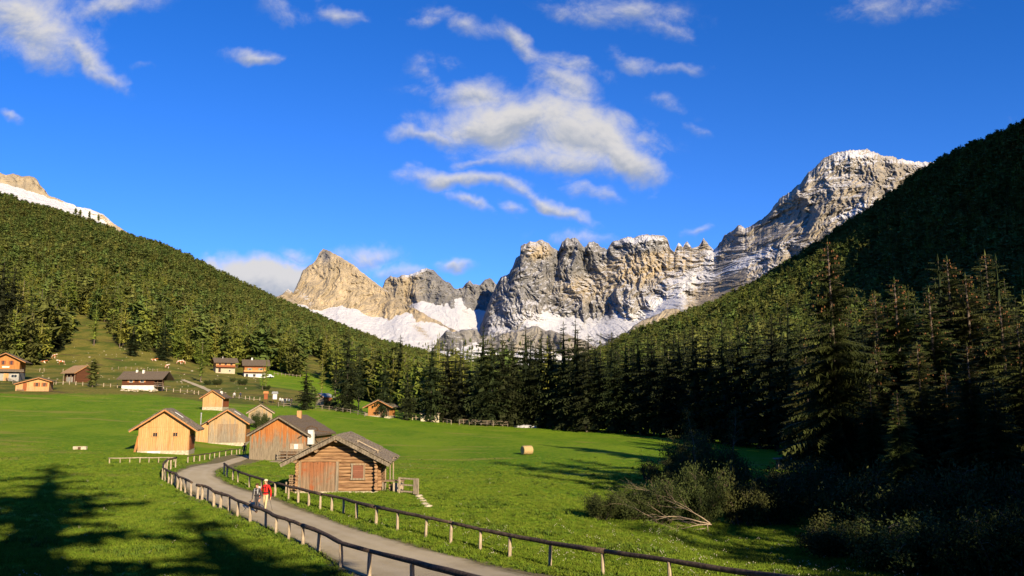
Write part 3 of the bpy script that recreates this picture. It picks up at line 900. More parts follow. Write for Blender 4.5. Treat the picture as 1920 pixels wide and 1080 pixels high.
tree_at(720, 783, 668, 'spruce', 'dark spruce right behind the log hay hut at the meadow edge', wide=1.1)
tree_at(763, 788, 684, 'spruce', 'spruce between the log hay hut and the plank hut', wide=1.2, var=2)
for i, (u, vb, vt, kd, wd) in enumerate(sorted([(14, 668, 498, 'spruce', 1), (34, 664, 520, 'larch', 1), (52, 662, 548, 'spruce', 1), (-8, 672, 480, 'spruce', 1.1), (70, 660, 538, 'larch', .9), (24, 676, 560, 'spruce', 1.1), (60, 668, 590, 'spruce', 1.2)])):
    tree_at(u, vb, vt, kd, ORD[i] + ' ' + kd + ' from the left in the dark clump above the left-edge farmhouse', wide=wd * 1.15, group='conifers of the dark clump at the left edge', var=i)
tree_at(104, 661, 592, 'spruce', 'dark spruce at the right end of the left clump, beside the grass tongue', wide=1.35, var=1)
tree_at(176, 648, 560, 'larch', 'larch with a pale trunk right of the grass tongue', wide=1.1)
tree_at(224, 652, 590, 'larch', 'twin-stemmed larch on the upper pasture edge', wide=1.0, var=2)
tree_at(248, 668, 604, 'spruce', 'broad dark spruce at the pasture edge, left of the row of three', wide=1.4, var=1)
tree_at(306, 676, 602, 'spruce', 'dark dense spruce at the pasture edge above the dark chalet', wide=1.3, var=3)
tree_at(338, 668, 596, 'larch', 'larch with a clear trunk at the pasture edge, left of the wide dark larch', wide=1.1, var=1)
for i, (u, vb, vt, wd) in enumerate([(808, 791, 640, 1.15), (838, 792, 644, 1.15), (862, 794, 652, 1.2), (905, 797, 611, 1.0), (922, 798, 632, 1.1), (942, 799, 626, 1.0), (962, 800, 640, 1.2), (986, 801, 610, 1.0), (1012, 802, 640, 1.1), (1032, 803, 628, 1.1),
                                     (1058, 806, 602, .95), (1081, 808, 598, .95), (1100, 810, 640, 1.1), (1122, 810, 652, 1.2), (1150, 812, 622, 1.0), (1176, 813, 636, 1.1), (1200, 815, 616, 1.0), (1226, 817, 632, 1.1), (1252, 820, 612, 1.0), (1278, 822, 626, 1.1), (1306, 826, 606, 1.0),
                                     (1334, 829, 618, 1.1), (1362, 832, 596, 1.0), (1392, 836, 606, 1.1), (1424, 838, 580, 1.0), (1458, 842, 588, 1.1), (1490, 846, 560, 1.0)]):
    tree_at(u, vb, vt, 'spruce', ORD[i] + ' tall dark spruce from the left in the front row across the far meadow', wide=wd * 1.2, group='spruces of the front row across the meadow', var=i)


# everything else: one tree per loose grid cell, the largest in view built singly, the rest as one wood
def scatter():
    rs = np.random.RandomState(4)
    out = []
    for (dmin, dmax, s) in ((60, 170, 6.0), (170, 420, 5.6), (420, 900, 7.2), (900, 1750, 8.3)):
        xs = np.arange(-dmax * .8, dmax * .86, s); ys = np.arange(dmin, dmax, s)
        X, Y = np.meshgrid(xs, ys)
        X = X + rs.uniform(-.45, .45, X.shape) * s; Y = Y + rs.uniform(-.45, .45, Y.shape) * s
        X = X.ravel(); Y = Y.ravel()
        u = 960 + F * X / Y
        ws = wood_start(u)
        ok = (u > -230) & (u < 2230) & (Y > ws) & (Y >= dmin) & (Y < dmax)
        ok &= ~((u > 1020) & (Y > 1330)) & ~((u < 560) & (Y > 1640))
        # clearing in the wood
        ok &= ~((((u - 588) / 34)**2 + ((Y - 470) / 120)**2) < 1)
        # the big spruces at the right are put by hand
        ok &= ~((u > 1480) & (u < 1660) & (Y < 105))
        ok &= ~((u > 1905) & (Y < 150))
        # snow tongue above the treeline
        ok &= ~((u < 215) & (Y > 1610))
        X = X[ok]; Y = Y[ok]; u = u[ok]
        dn = fbm(X / 60.0, Y / 60.0, 2, 99)
        keep = rs.rand(len(X)) < np.clip(.93 + dn * .35, .5, 1)
        X = X[keep]; Y = Y[keep]; u = u[keep]
        out.append(np.stack([X, Y, u], 1))
    return np.concatenate(out)


PT = scatter()
rs = np.random.RandomState(8)
Zt = height(PT[:, 0], PT[:, 1])
big = rs.rand(len(PT))
Dt = PT[:, 1]; Ut = PT[:, 2]
hmax = np.interp(Dt, [60, 120, 200, 350, 500, 900, 1600], [20, 23, 23, 22, 21, 19.5, 17])
Ht = hmax * (.50 + .60 * big)
left = Ut < 900
kn = fbm(PT[:, 0] / 90.0, PT[:, 1] / 90.0, 3, 71)
rk = rs.rand(len(PT))
# low on the sunny slope larches, stone pines higher; spruce on the shady side
plarch = np.where(left, np.interp(Dt, [300, 500, 800, 1300], [.55, .62, .35, .12]), np.interp(Dt, [150, 300, 900], [.04, .14, .22])) + kn * .25
ppine = np.where(left, np.interp(Dt, [300, 500, 800, 1300], [.08, .15, .45, .72]), np.interp(Dt, [150, 500, 900], [.02, .15, .45]))
kd = np.where(rk < plarch, 1, np.where(rk < plarch + ppine, 2, 0))
vis = (Ut > 0) & (Ut < 1920)
size = np.where(vis, Ht / Dt, 0)
order = np.argsort(-size)
NIND = 262
ind = order[:NIND]; rest = order[NIND:]


def where_label(u, d):
    if u < 420: return 'conifer among the trees just above the left pasture', 'conifers above the left pasture'
    if u < 800: return 'conifer in the wood behind the huts at the left of the valley floor', 'conifers behind the valley huts'
    if u < 1480: return 'dark conifer in the rows behind the front spruces across the meadow', 'conifers behind the front row'
    return 'shaded conifer on the slope at the right beyond the cone-bearing spruces', 'conifers on the shaded right slope'


for i in ind:
    k = ('spruce', 'larch', 'pine')[kd[i]]
    lb, gp = where_label(Ut[i], Dt[i])
    nm = {'spruce': 'spruce', 'larch': 'larch', 'pine': 'stone pine'}[k]
    put_tree(PT[i, 0], PT[i, 1], Zt[i] - .15, Ht[i], k, int(i), lb.replace('conifer', nm), gp.replace('conifers', nm + ('s' if nm[-1] != 'h' else 'es')), wide=.95 + .3 * rk[i])

# low-detail members of the far wood
def far_proto(name, kind, mat, seed, r, base):
    V, T, tn, _, _ = conifer(seed, kind, 12, 9, 2, .80, r=r, drop=.3 if kind == 'spruce' else .05, base=base, dens=.95)
    b = MB(); b.tube([(0, 0, -.08), (0, 0, .9)], [.016, .004], 4)
    nv = len(V)
    V2 = np.vstack([V, np.array(b.v)]); q = []
    for f in b.f:
        for k in range(1, len(f) - 1): q.append((f[0] + nv, f[k] + nv, f[k + 1] + nv))
    me = np_mesh(name, V2, np.vstack([T, np.array(q)]), (mat, M_BARK), False, {'tone': np.concatenate([tn, np.full(len(b.v), .5)])})
    mi = np.zeros(len(me.polygons), np.int32); mi[len(T):] = 1
    me.polygons.foreach_set('material_index', mi)
    return bpy.data.objects.new(name, me)


pc = bpy.data.collections.new('far_tree_kinds')
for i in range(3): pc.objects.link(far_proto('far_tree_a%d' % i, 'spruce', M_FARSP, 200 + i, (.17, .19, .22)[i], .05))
for i in range(3): pc.objects.link(far_proto('far_tree_b%d' % i, 'larch', M_LARCH, 210 + i, (.17, .20, .23)[i], .10))
for i in range(3): pc.objects.link(far_proto('far_tree_c%d' % i, 'pine', M_PINE, 220 + i, (.20, .23, .27)[i], .06))


def instancer(name, P, idx, scl, rot, coll, label, cat, tilt=None):
    me = bpy.data.meshes.new(name)
    me.vertices.add(len(P)); me.vertices.foreach_set('co', np.asarray(P, np.float32).ravel())
    a = me.attributes.new('kindno', 'INT', 'POINT'); a.data.foreach_set('value', np.asarray(idx, np.int32))
    a = me.attributes.new('size', 'FLOAT_VECTOR', 'POINT'); a.data.foreach_set('vector', np.asarray(scl, np.float32).ravel())
    r3 = np.zeros((len(P), 3), np.float32); r3[:, 2] = rot
    if tilt is not None: r3[:, :2] = tilt
    a = me.attributes.new('turn', 'FLOAT_VECTOR', 'POINT'); a.data.foreach_set('vector', r3.ravel())
    o = link_mesh(name, me)
    ng = bpy.data.node_groups.new(name, 'GeometryNodeTree')
    ng.interface.new_socket('Geometry', in_out='INPUT', socket_type='NodeSocketGeometry')
    ng.interface.new_socket('Geometry', in_out='OUTPUT', socket_type='NodeSocketGeometry')
    N = ng.nodes; L = ng.links
    gi = N.new('NodeGroupInput'); go = N.new('NodeGroupOutput')
    ci = N.new('GeometryNodeCollectionInfo'); ci.inputs['Collection'].default_value = coll
    ci.inputs['Separate Children'].default_value = True; ci.inputs['Reset Children'].default_value = True
    ip = N.new('GeometryNodeInstanceOnPoints'); ip.inputs['Pick Instance'].default_value = True
    L.new(gi.outputs[0], ip.inputs['Points']); L.new(ci.outputs[0], ip.inputs['Instance'])
    for nm, ty, sk in (('kindno', 'INT', 'Instance Index'), ('size', 'FLOAT_VECTOR', 'Scale'), ('turn', 'FLOAT_VECTOR', 'Rotation')):
        na = N.new('GeometryNodeInputNamedAttribute'); na.data_type = ty; na.inputs['Name'].default_value = nm
        L.new(na.outputs[0], ip.inputs[sk])
    L.new(ip.outputs[0], go.inputs[0])
    md = o.modifiers.new('scatter', 'NODES'); md.node_group = ng
    return tag(o, label, cat, kind='stuff')


hr = Ht[rest]; wr = (.9 + .45 * rk[rest]) * hr
instancer('forest', np.stack([PT[rest, 0], PT[rest, 1], Zt[rest] - .3], 1), kd[rest] * 3 + rs.randint(0, 3, len(rest)), np.stack([wr, wr, hr], 1), rs.uniform(0, 6.28, len(rest)), pc,
          'dense conifer forest covering both valley sides', 'forest')

# scattered small pines on the snow at the treeline, upper left and the valley head
st = []
for u, v in ((142, 392), (151, 395), (156, 397), (168, 398), (173, 402), (178, 403), (185, 404), (190, 408), (196, 410), (201, 413), (178, 415), (205, 418), (209, 420), (20, 362), (36, 370), (52, 376), (84, 384), (100, 388), (120, 398)):
    a, b_ = ab(u, v); D = 2100.0 if u > 130 else 2060
    st.append((a * D, D, b_ * D - 14, 20))
for i in range(330):
    u = rs.uniform(780, 1290); v = 640 + rs.uniform(0, 1) * 45 - .05 * max(u - 1050, 0)
    a, b_ = ab(u, v); D = 2130 + 0 * u
    st.append((a * D, D, b_ * D, rs.uniform(9, 15)))
dg = bpy.context.evaluated_depsgraph_get(); dg.update()
pp = []
for x, y, z, h in st:
    hit, loc, nrm, idx, ob, mt = SC.ray_cast(dg, Vector((0, 0, 0)), Vector((x, y, z)).normalized())
    if hit and loc.y > 1750:
        pp.append((loc.x, loc.y, loc.z - .5, h))
pp = np.array(pp)
if len(pp):
    instancer('treeline_pines', pp[:, :3], rs.randint(6, 9, len(pp)), np.stack([pp[:, 3] * .9, pp[:, 3] * .9, pp[:, 3]], 1), rs.uniform(0, 6, len(pp)), pc, 'small pines dotted over the snow at the treeline', 'pines')

# ---- near spruces at the right, hung with brown cones
NEAR = {}
for i, rr in enumerate((.19, .17, .205)):
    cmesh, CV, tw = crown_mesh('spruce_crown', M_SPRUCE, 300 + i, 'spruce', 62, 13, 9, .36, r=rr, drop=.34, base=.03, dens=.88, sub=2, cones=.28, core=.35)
    tmesh = trunk_mesh('spruce_trunk', r=.012, tw=tw[::2], n=10)
    cb = MB(); rn = random.Random(i)
    for q in CV:
        for k in range(rn.randint(1, 2)):
            x, y, z = q[0] + rn.uniform(-.006, .006), q[1] + rn.uniform(-.006, .006), q[2]
            cb.tube([(x, y, z), (x, y, z - .004), (x, y, z - .009)], [.0010, .0021, .0008], 5, False)
    NEAR[i] = (cmesh, tmesh, cb.mesh('cones', M_CONE))


def near_spruce(u, dist, vt, var, label, group=None, wide=1.0, rz=0.0):
    a, _ = ab(u, 860); x = a * dist; z = H(x, dist)
    h = ab(u, vt)[1] * dist - z
    o = empty('spruce_tree', (x, dist, z - .1), rz, label, 'tree', group)
    o.scale = (h * wide, h * wide, h)
    link_mesh('trunk', NEAR[var][1], o); link_mesh('crown', NEAR[var][0], o)
    tag(link_mesh('cones', NEAR[var][2], o), kind='stuff')
    return o


near_spruce(1575, 74, 448, 2, 'great sunlit spruce with brown cones in its top, foremost at the right', wide=1.08)
for i, (u, d, vt, wd) in enumerate(sorted([(1700, 88, 520, 1.35), (1765, 80, 540, 1.35), (1838, 84, 512, 1.35), (1900, 74, 560, 1.3), (1660, 96, 545, 1.3), (1735, 68, 640, 1.35), (1805, 98, 480, 1.25), (1880, 96, 470, 1.25), (1655, 78, 640, 1.3), (1785, 66, 690, 1.3),
                                    (1640, 70, 715, 1.3), (1690, 64, 730, 1.35), (1830, 62, 640, 1.35), (1930, 66, 600, 1.3), (1875, 60, 700, 1.3), (1520, 92, 640, 1.3), (2010, 88, 470, 1.3), (2090, 100, 440, 1.3)])):
    near_spruce(u, d, vt, i % 3, 'shaded spruce, ' + ORD[i] + ' from the left among those right of the great sunlit spruce', 'spruces in the thicket at the right', wd, i * 1.3)

# trees standing behind and beside the camera, whose shade falls on the grass
for i, (x, y, h) in enumerate([(5.5, -14, 34), (-1.5, -15, 35), (-8, -12, 32), (-14, -12, 31), (13.5, -14, 22), (-5, -17, 34), (-11, -16, 32), (16.5, -18, 21), (35, 22, 31), (41, 30, 29), (33.5, 13, 27), (46, 14, 27), (47, -4, 26), (42, -22, 24), (52, -12, 26), (50, 30, 26), (46, 40, 24), (58, 6, 26), (52, 50, 24), (56, 18, 26), (60, 38, 27), (62, -16, 26), (64, 52, 26), (47, 46, 20), (40, 4, 22), (43, -10, 24), (37, -15, 26), (40.5, -16, 28), (44, -16, 30), (48, -14, 31), (52, -16, 32), (57, -13, 32), (38, 17, 28), (40, 22, 30), (37, 27, 28)]):
    o = empty('spruce_tree', (x, y, H(x, y) - .1), i * 1.1, 'spruce outside the picture whose shade falls on the meadow', 'tree', 'spruces beside the viewpoint')
    o.scale = (h * 1.4, h * 1.4, h)
    link_mesh('trunk', PROTO['spruce'][i % 4][1], o); link_mesh('crown', PROTO['spruce'][i % 4][0], o)
# ------------------------------------------------------------------ path
M_PATH = None
def mat_path():
    m, t, b = new_mat('gravel_path', .95, .1)
    pos = t.node('ShaderNodeNewGeometry').outputs['Position']
    n1 = t.noise(pos, .5, 4, .6); n2 = t.noise(pos, 14, 4, .8); n3 = t.noise(pos, 3.0, 4, .7)
    c = t.mix(t.smooth(n1, .3, .7), (0.37, 0.305, 0.185), (0.44, 0.37, 0.235))
    c = t.mix(t.smooth(n2, .58, .75, 0, .6), c, (0.50, 0.45, 0.37))
    c = t.mix(t.smooth(n2, .40, .28, 0, .6), c, (0.17, 0.14, 0.10))
    c = t.mix(t.smooth(n3, .6, .8, 0, .4), c, (0.24, 0.20, 0.14))
    ac = t.node('ShaderNodeAttribute', attribute_name='across').outputs['Fac']
    e = t.math('ABSOLUTE', t.math('SUBTRACT', ac, .5))
    c = t.mix(t.smooth(t.math('ADD', e, t.math('MULTIPLY', t.math('SUBTRACT', n3, .5), .25)), .40, .50, 0, .75), c, (0.17, 0.15, 0.075))
    tr = t.math('ABSOLUTE', t.math('SUBTRACT', e, .22))
    c = t.mix(t.smooth(tr, .10, .02, 0, .28), c, (0.50, 0.43, 0.30))
    t.put(b.inputs['Base Color'], c)
    bump(t, b, t.math('ADD', n2, n3), .6, .03)
    return m


def strip_sheet(name, pairs, mat, lift, label, cat, rough=.12, nx=9, seed=0):
    n = len(pairs); V = []
    cum = 0
    for i, (a, b_) in enumerate(pairs):
        if i: cum += (((a + b_) - (pairs[i - 1][0] + pairs[i - 1][1])) * .5).length
        wv = rough * float(perlin(np.array([cum * .7]), np.array([seed + .5]))[0]); wv2 = rough * float(perlin(np.array([cum * .7]), np.array([seed + 9.5]))[0])
        for j in range(nx):
            f = j / (nx - 1); f = f * (1 + wv + wv2) - wv
            p = a.lerp(b_, f)
            edge = -.03 if j in (0, nx - 1) else 0
            V.append((p.x, p.y, H(p.x, p.y) + lift + edge))
    me = np_mesh(name, np.array(V), grid_faces(n, nx), (mat,), True, {'across': np.tile(np.linspace(0, 1, nx), n)})
    o = link_mesh(name, me)
    return tag(o, label, cat, kind='structure')


M_PATH = mat_path()
strip_sheet('path', PATHS, M_PATH, .045, 'pale gravel path curving through the meadow to the huts', 'path', .04)
# farm track on the upper pasture
TL = [(338, 713), (352, 718), (366, 724), (380, 730), (392, 737)]
TR = [(344, 712), (358, 716.5), (373, 722), (388, 728), (402, 735)]
strip_sheet('farm_track', strip_pts(TL, TR, 30), M_PATH, .12, 'pale farm track running down the upper pasture behind the small hut', 'track', .1, 5, 3)

# ------------------------------------------------------------------ woods for the buildings
M_GOLD = mat_wood('golden_boards', (0.56, 0.325, 0.150), (0.44, 0.225, 0.085), (0.320, 0.264, 0.184), 0.0, 1.4, .35, .2)
M_GOLD2 = mat_wood('sunburnt_boards', (0.448, 0.216, 0.064), (0.336, 0.136, 0.040), (0.288, 0.224, 0.160), 0.0, 1.0, .25, .2)
M_PALE = mat_wood('weathered_pale_boards', (0.464, 0.312, 0.152), (0.352, 0.224, 0.104), (0.320, 0.272, 0.200), 1.0, 4.2, .85, .22)
M_BARN = mat_wood('red_to_grey_boards', (0.448, 0.200, 0.060), (0.320, 0.104, 0.028), (0.272, 0.216, 0.144), 1.6, 3.6, 1.0, .21)
M_GREYW = mat_wood('grey_boards', (0.336, 0.240, 0.144), (0.240, 0.160, 0.096), (0.272, 0.232, 0.176), 0, 3.0, .9, .2)
M_REDW = mat_wood('red_brown_boards', (0.320, 0.104, 0.040), (0.224, 0.068, 0.028), (0.240, 0.160, 0.120), -1, 0, 0, .22)
M_DARKW = mat_wood('dark_brown_boards', (0.128, 0.050, 0.022), (0.072, 0.028, 0.014), (0.080, 0.056, 0.040), -1, 0, 0, .18, True)
M_DOOR = mat_wood('barn_door_boards', (0.336, 0.136, 0.060), (0.216, 0.088, 0.040), (0.240, 0.200, 0.136), .2, 2.2, .75, .24, False, (0.272, 0.072, 0.024))
M_LOG = mat_simple('hewn_logs', (0.105, 0.048, 0.024), (0.34, 0.205, 0.105), 2.4, .85, (.35, 6, 6), bmp=.7, lo=.32, hi=.62)
M_LOGEND = mat_simple('log_ends', (0.128, 0.080, 0.048), (0.336, 0.232, 0.136), 9, .9)
M_BEAM = mat_simple('dark_beams', (0.048, 0.028, 0.016), (0.128, 0.072, 0.036), 5, .9, (3, 1, 3))
M_TRIM = mat_simple('orange_trim', (0.336, 0.136, 0.048), (0.448, 0.216, 0.080), 6, .8, (1, 1, 1))
M_SHING = mat_simple('grey_shingles', (0.070, 0.056, 0.040), (0.230, 0.190, 0.140), 3.2, .95, (4, .8, 1), bmp=.8, lo=.3, hi=.65)
M_SHING2 = mat_simple('brown_shingles', (0.080, 0.060, 0.042), (0.144, 0.112, 0.080), 3.0, .95, (5, 1, 1), bmp=.6)
M_SHING3 = mat_simple('sunlit_brown_shingles', (0.224, 0.136, 0.072), (0.336, 0.224, 0.120), 3.0, .95, (5, 1, 1), bmp=.6)  # brighter copy of the brown shingles, sunlight put into the colour
M_TIN = mat_simple('grey_tin', (0.160, 0.168, 0.176), (0.272, 0.280, 0.288), 2, .6, (1, 4, 1), bmp=.15, spec=.4)
M_STONE = mat_simple('foundation_stone', (0.288, 0.240, 0.160), (0.496, 0.432, 0.320), 4, .95, bmp=1)
M_WHITE = mat_simple('whitewashed_wall', (0.528, 0.504, 0.448), (0.640, 0.616, 0.560), 2, .9)
M_GREYR = mat_simple('grey_render', (0.224, 0.216, 0.192), (0.304, 0.288, 0.256), 2, .9)
M_GLASS = mat_simple('window_glass', (0.01, 0.012, 0.015), (0.03, 0.035, 0.04), 4, .15, bmp=0, spec=.6)
M_RAIL = mat_simple('dark_weathered_rail', (0.035, 0.024, 0.018), (0.115, 0.080, 0.055), 7, .85, (1, 1, 1), bmp=.8)
M_POST = mat_simple('bleached_posts', (0.22, 0.17, 0.115), (0.46, 0.37, 0.26), 9, .9, (2.5, 2.5, .4), bmp=.8)
M_POSTY = mat_simple('fresh_posts', (0.62, 0.42, 0.16), (0.74, 0.54, 0.24), 9, .9, (2.5, 2.5, .4), bmp=.5)
M_METAL = mat_simple('dull_metal', (0.240, 0.240, 0.240), (0.360, 0.352, 0.336), 6, .5, bmp=0, metal=.6)
M_STRAW = mat_simple('straw', (0.288, 0.192, 0.080), (0.480, 0.352, 0.168), 14, .95, (1, 1, 4), bmp=1)
M_TARP = mat_simple('pale_tarpaulin', (0.480, 0.480, 0.464), (0.624, 0.616, 0.592), 2.5, .6)


def plank_roof(b, W2, rx, zr, ze, y0, y1, ox, th=.07, bw=.42, seed=0, z_at=None, jitter=.10, layers=True):
    """two slopes of boards running from ridge to eave. rx ridge x, zr ridge z, W2 half width (left,right), ze eave z (left,right)"""
    rn = random.Random(seed)
    for sgn, hw_, ez in ((-1, W2[0], ze[0]), (1, W2[1], ze[1])):
        ex = sgn * hw_
        dx = ex - rx; dz = ez - zr; L = math.hypot(dx, dz); ux, uz = dx / L, dz / L
        x2 = rx + ux * (L + ox); z2 = zr + uz * (L + ox)
        nx_, nz_ = -uz * sgn, ux * sgn
        # slab
        b.add([(rx, y0 + .03, zr), (x2, y0 + .03, z2), (x2, y1 - .03, z2), (rx, y1 - .03, zr),
               (rx, y0 + .03, zr + th / ux * sgn * 1.0), (x2, y0 + .03, z2 + th), (x2, y1 - .03, z2 + th), (rx, y1 - .03, zr + th / ux * sgn * 1.0)],
              [(0, 3, 2, 1) if sgn > 0 else (0, 1, 2, 3), (4, 5, 6, 7) if sgn > 0 else (7, 6, 5, 4), (0, 1, 5, 4), (1, 2, 6, 5), (2, 3, 7, 6), (3, 0, 4, 7)])
        if not layers: continue
        rows = max(2, int((L + ox) / 1.25))
        for r in range(rows):
            y = y0
            fa = r / rows; fb = (r + 1) / rows
            while y < y1 - .05:
                w_ = bw * rn.uniform(.55, 1.15); ye = min(y + w_, y1)
                la = (L + ox) * max(fa - .06, 0); lb_ = (L + ox) * fb + rn.uniform(-jitter, jitter) * (1 if r < rows - 1 else .7)
                lift = th + .025 + rn.uniform(0, .03); ta = .012; tb = .05 + rn.uniform(0, .02)
                pa = (rx + ux * la + nx_ * lift * 0, zr + uz * la + lift); pb = (rx + ux * lb_, zr + uz * lb_ + lift + .035)
                pts = []
                for yy in (y + .006, ye - .006):
                    pts += [(pa[0], yy, pa[1]), (pb[0], yy, pb[1]), (pb[0], yy, pb[1] + tb), (pa[0], yy, pa[1] + ta + .02)]
                b.add(pts, [(0, 1, 2, 3), (7, 6, 5, 4), (0, 4, 5, 1), (1, 5, 6, 2), (2, 6, 7, 3), (3, 7, 4, 0)])
                y = ye


def house(name, label, u, v, W, L, hr, pitch=30, az=0.0, rx=0.0, wall=None, roof=None, over=(.6, .6), front=.6, back=.4, base=0.0, basem=None, seed=1,
          trim=None, cat='hut', rscale=True, loc=None, purlins=True, drop=.9, skipwall=False, bw=.42, th=.07, basepts=None):
    p = loc or at(u, v)
    o = empty(name, (p.x, p.y, p.z), -math.radians(az), label, cat)
    tp = math.tan(math.radians(pitch))
    zr = hr - th - .06
    zl = zr - (W / 2 + rx) * tp; zrr = zr - (W / 2 - rx) * tp
    x0, x1 = -W / 2, W / 2
    if not skipwall:
        b = MB(); zb = base if base else -drop
        b.prism([(x0, zb), (x1, zb), (x1, zrr), (rx, zr - .005), (x0, zl)], 0, L)
        b.build('wall', wall or M_GOLD, o)
    if base:
        b = MB(); b.box(x0 - .03, -.03, -drop, x1 + .03, L + .03, base - .004); b.build('foundation', basem or M_STONE, o)
    b = MB(); plank_roof(b, (W / 2, W / 2), rx, zr, (zl, zrr), -front, L + back, 0, th=th, bw=bw, seed=seed) if False else None
    tpo = tp
    plank_roof(b, (W / 2 + over[0], W / 2 + over[1]), rx, zr, (zl - over[0] * tpo, zrr - over[1] * tpo), -front, L + back, 0, th=th, bw=bw, seed=seed)
    b.build('roof', roof or M_SHING, o)
    # barge boards under the front edge
    b = MB()
    for s_, e_ in ((-1, over[0] + W / 2 + rx), (1, over[1] + W / 2 - rx)):
        a_ = Vector((rx, -front + .05, zr - .08)); c_ = Vector((rx + s_ * e_ * .985, -front + .05, zr - .08 - e_ * .985 * tp))
        b.beam(a_, c_, .05, .15)
    b.build('barge_board', trim or M_TRIM, o)
    if purlins:
        for px in (rx, x0 * .55 + rx * .45, x1 * .55 + rx * .45, x0 + .02, x1 - .02):
            zz = zr - abs(px - rx) * tp - .13
            b = MB(); b.beam((px, -front + .12, zz), (px, -.004, zz), .16, .18); b.build('purlin', M_BEAM, o)
    o['W'] = 0; del o['W']
    return o, dict(x0=x0, x1=x1, zr=zr, zl=zl, zrr=zrr, L=L, W=W, tp=tp, p=p)


def window(o, x, z, w_, h_, y=0.0, side=None, shutters=None, frame=None, fo=.03):
    """window on the front (y plane) or on a side wall (side=x plane)"""
    def T(b, x0, y0, z0, x1, y1, z1):
        if side is None: b.box(x0, y - y1, z0, x1, y - y0, z1)
        else: b.box(side + y0 * (1 if side > 0 else -1), x0, z0, side + y1 * (1 if side > 0 else -1), x1, z1)
    b = MB(); f = .07
    T(b, x - w_ / 2 - f, .002, z - f, x + w_ / 2 + f, .05, z); T(b, x - w_ / 2 - f, .002, z + h_, x + w_ / 2 + f, .05, z + h_ + f)
    T(b, x - w_ / 2 - f, .002, z, x - w_ / 2, .05, z + h_); T(b, x + w_ / 2, .002, z, x + w_ / 2 + f, .05, z + h_)
    T(b, x - .02, .016, z, x + .02, .045, z + h_)
    wn = b.build('window', frame or M_TRIM, o)
    b = MB(); T(b, x - w_ / 2, .003, z, x + w_ / 2, .015, z + h_); b.build('pane', M_GLASS, wn)
    if shutters:
        for sx in (-1, 1):
            b = MB(); xc_ = x + sx * (w_ / 2 + f + .02 + w_ * .27)
            T(b, xc_ - w_ * .27, .006, z - .04, xc_ + w_ * .27, .045, z + h_ + .04); b.build('shutter', shutters, o)
    return wn


def boxpart(o, name, mat, *boxes):
    b = MB()
    for q in boxes: b.box(*q)
    return b.build(name, mat, o)


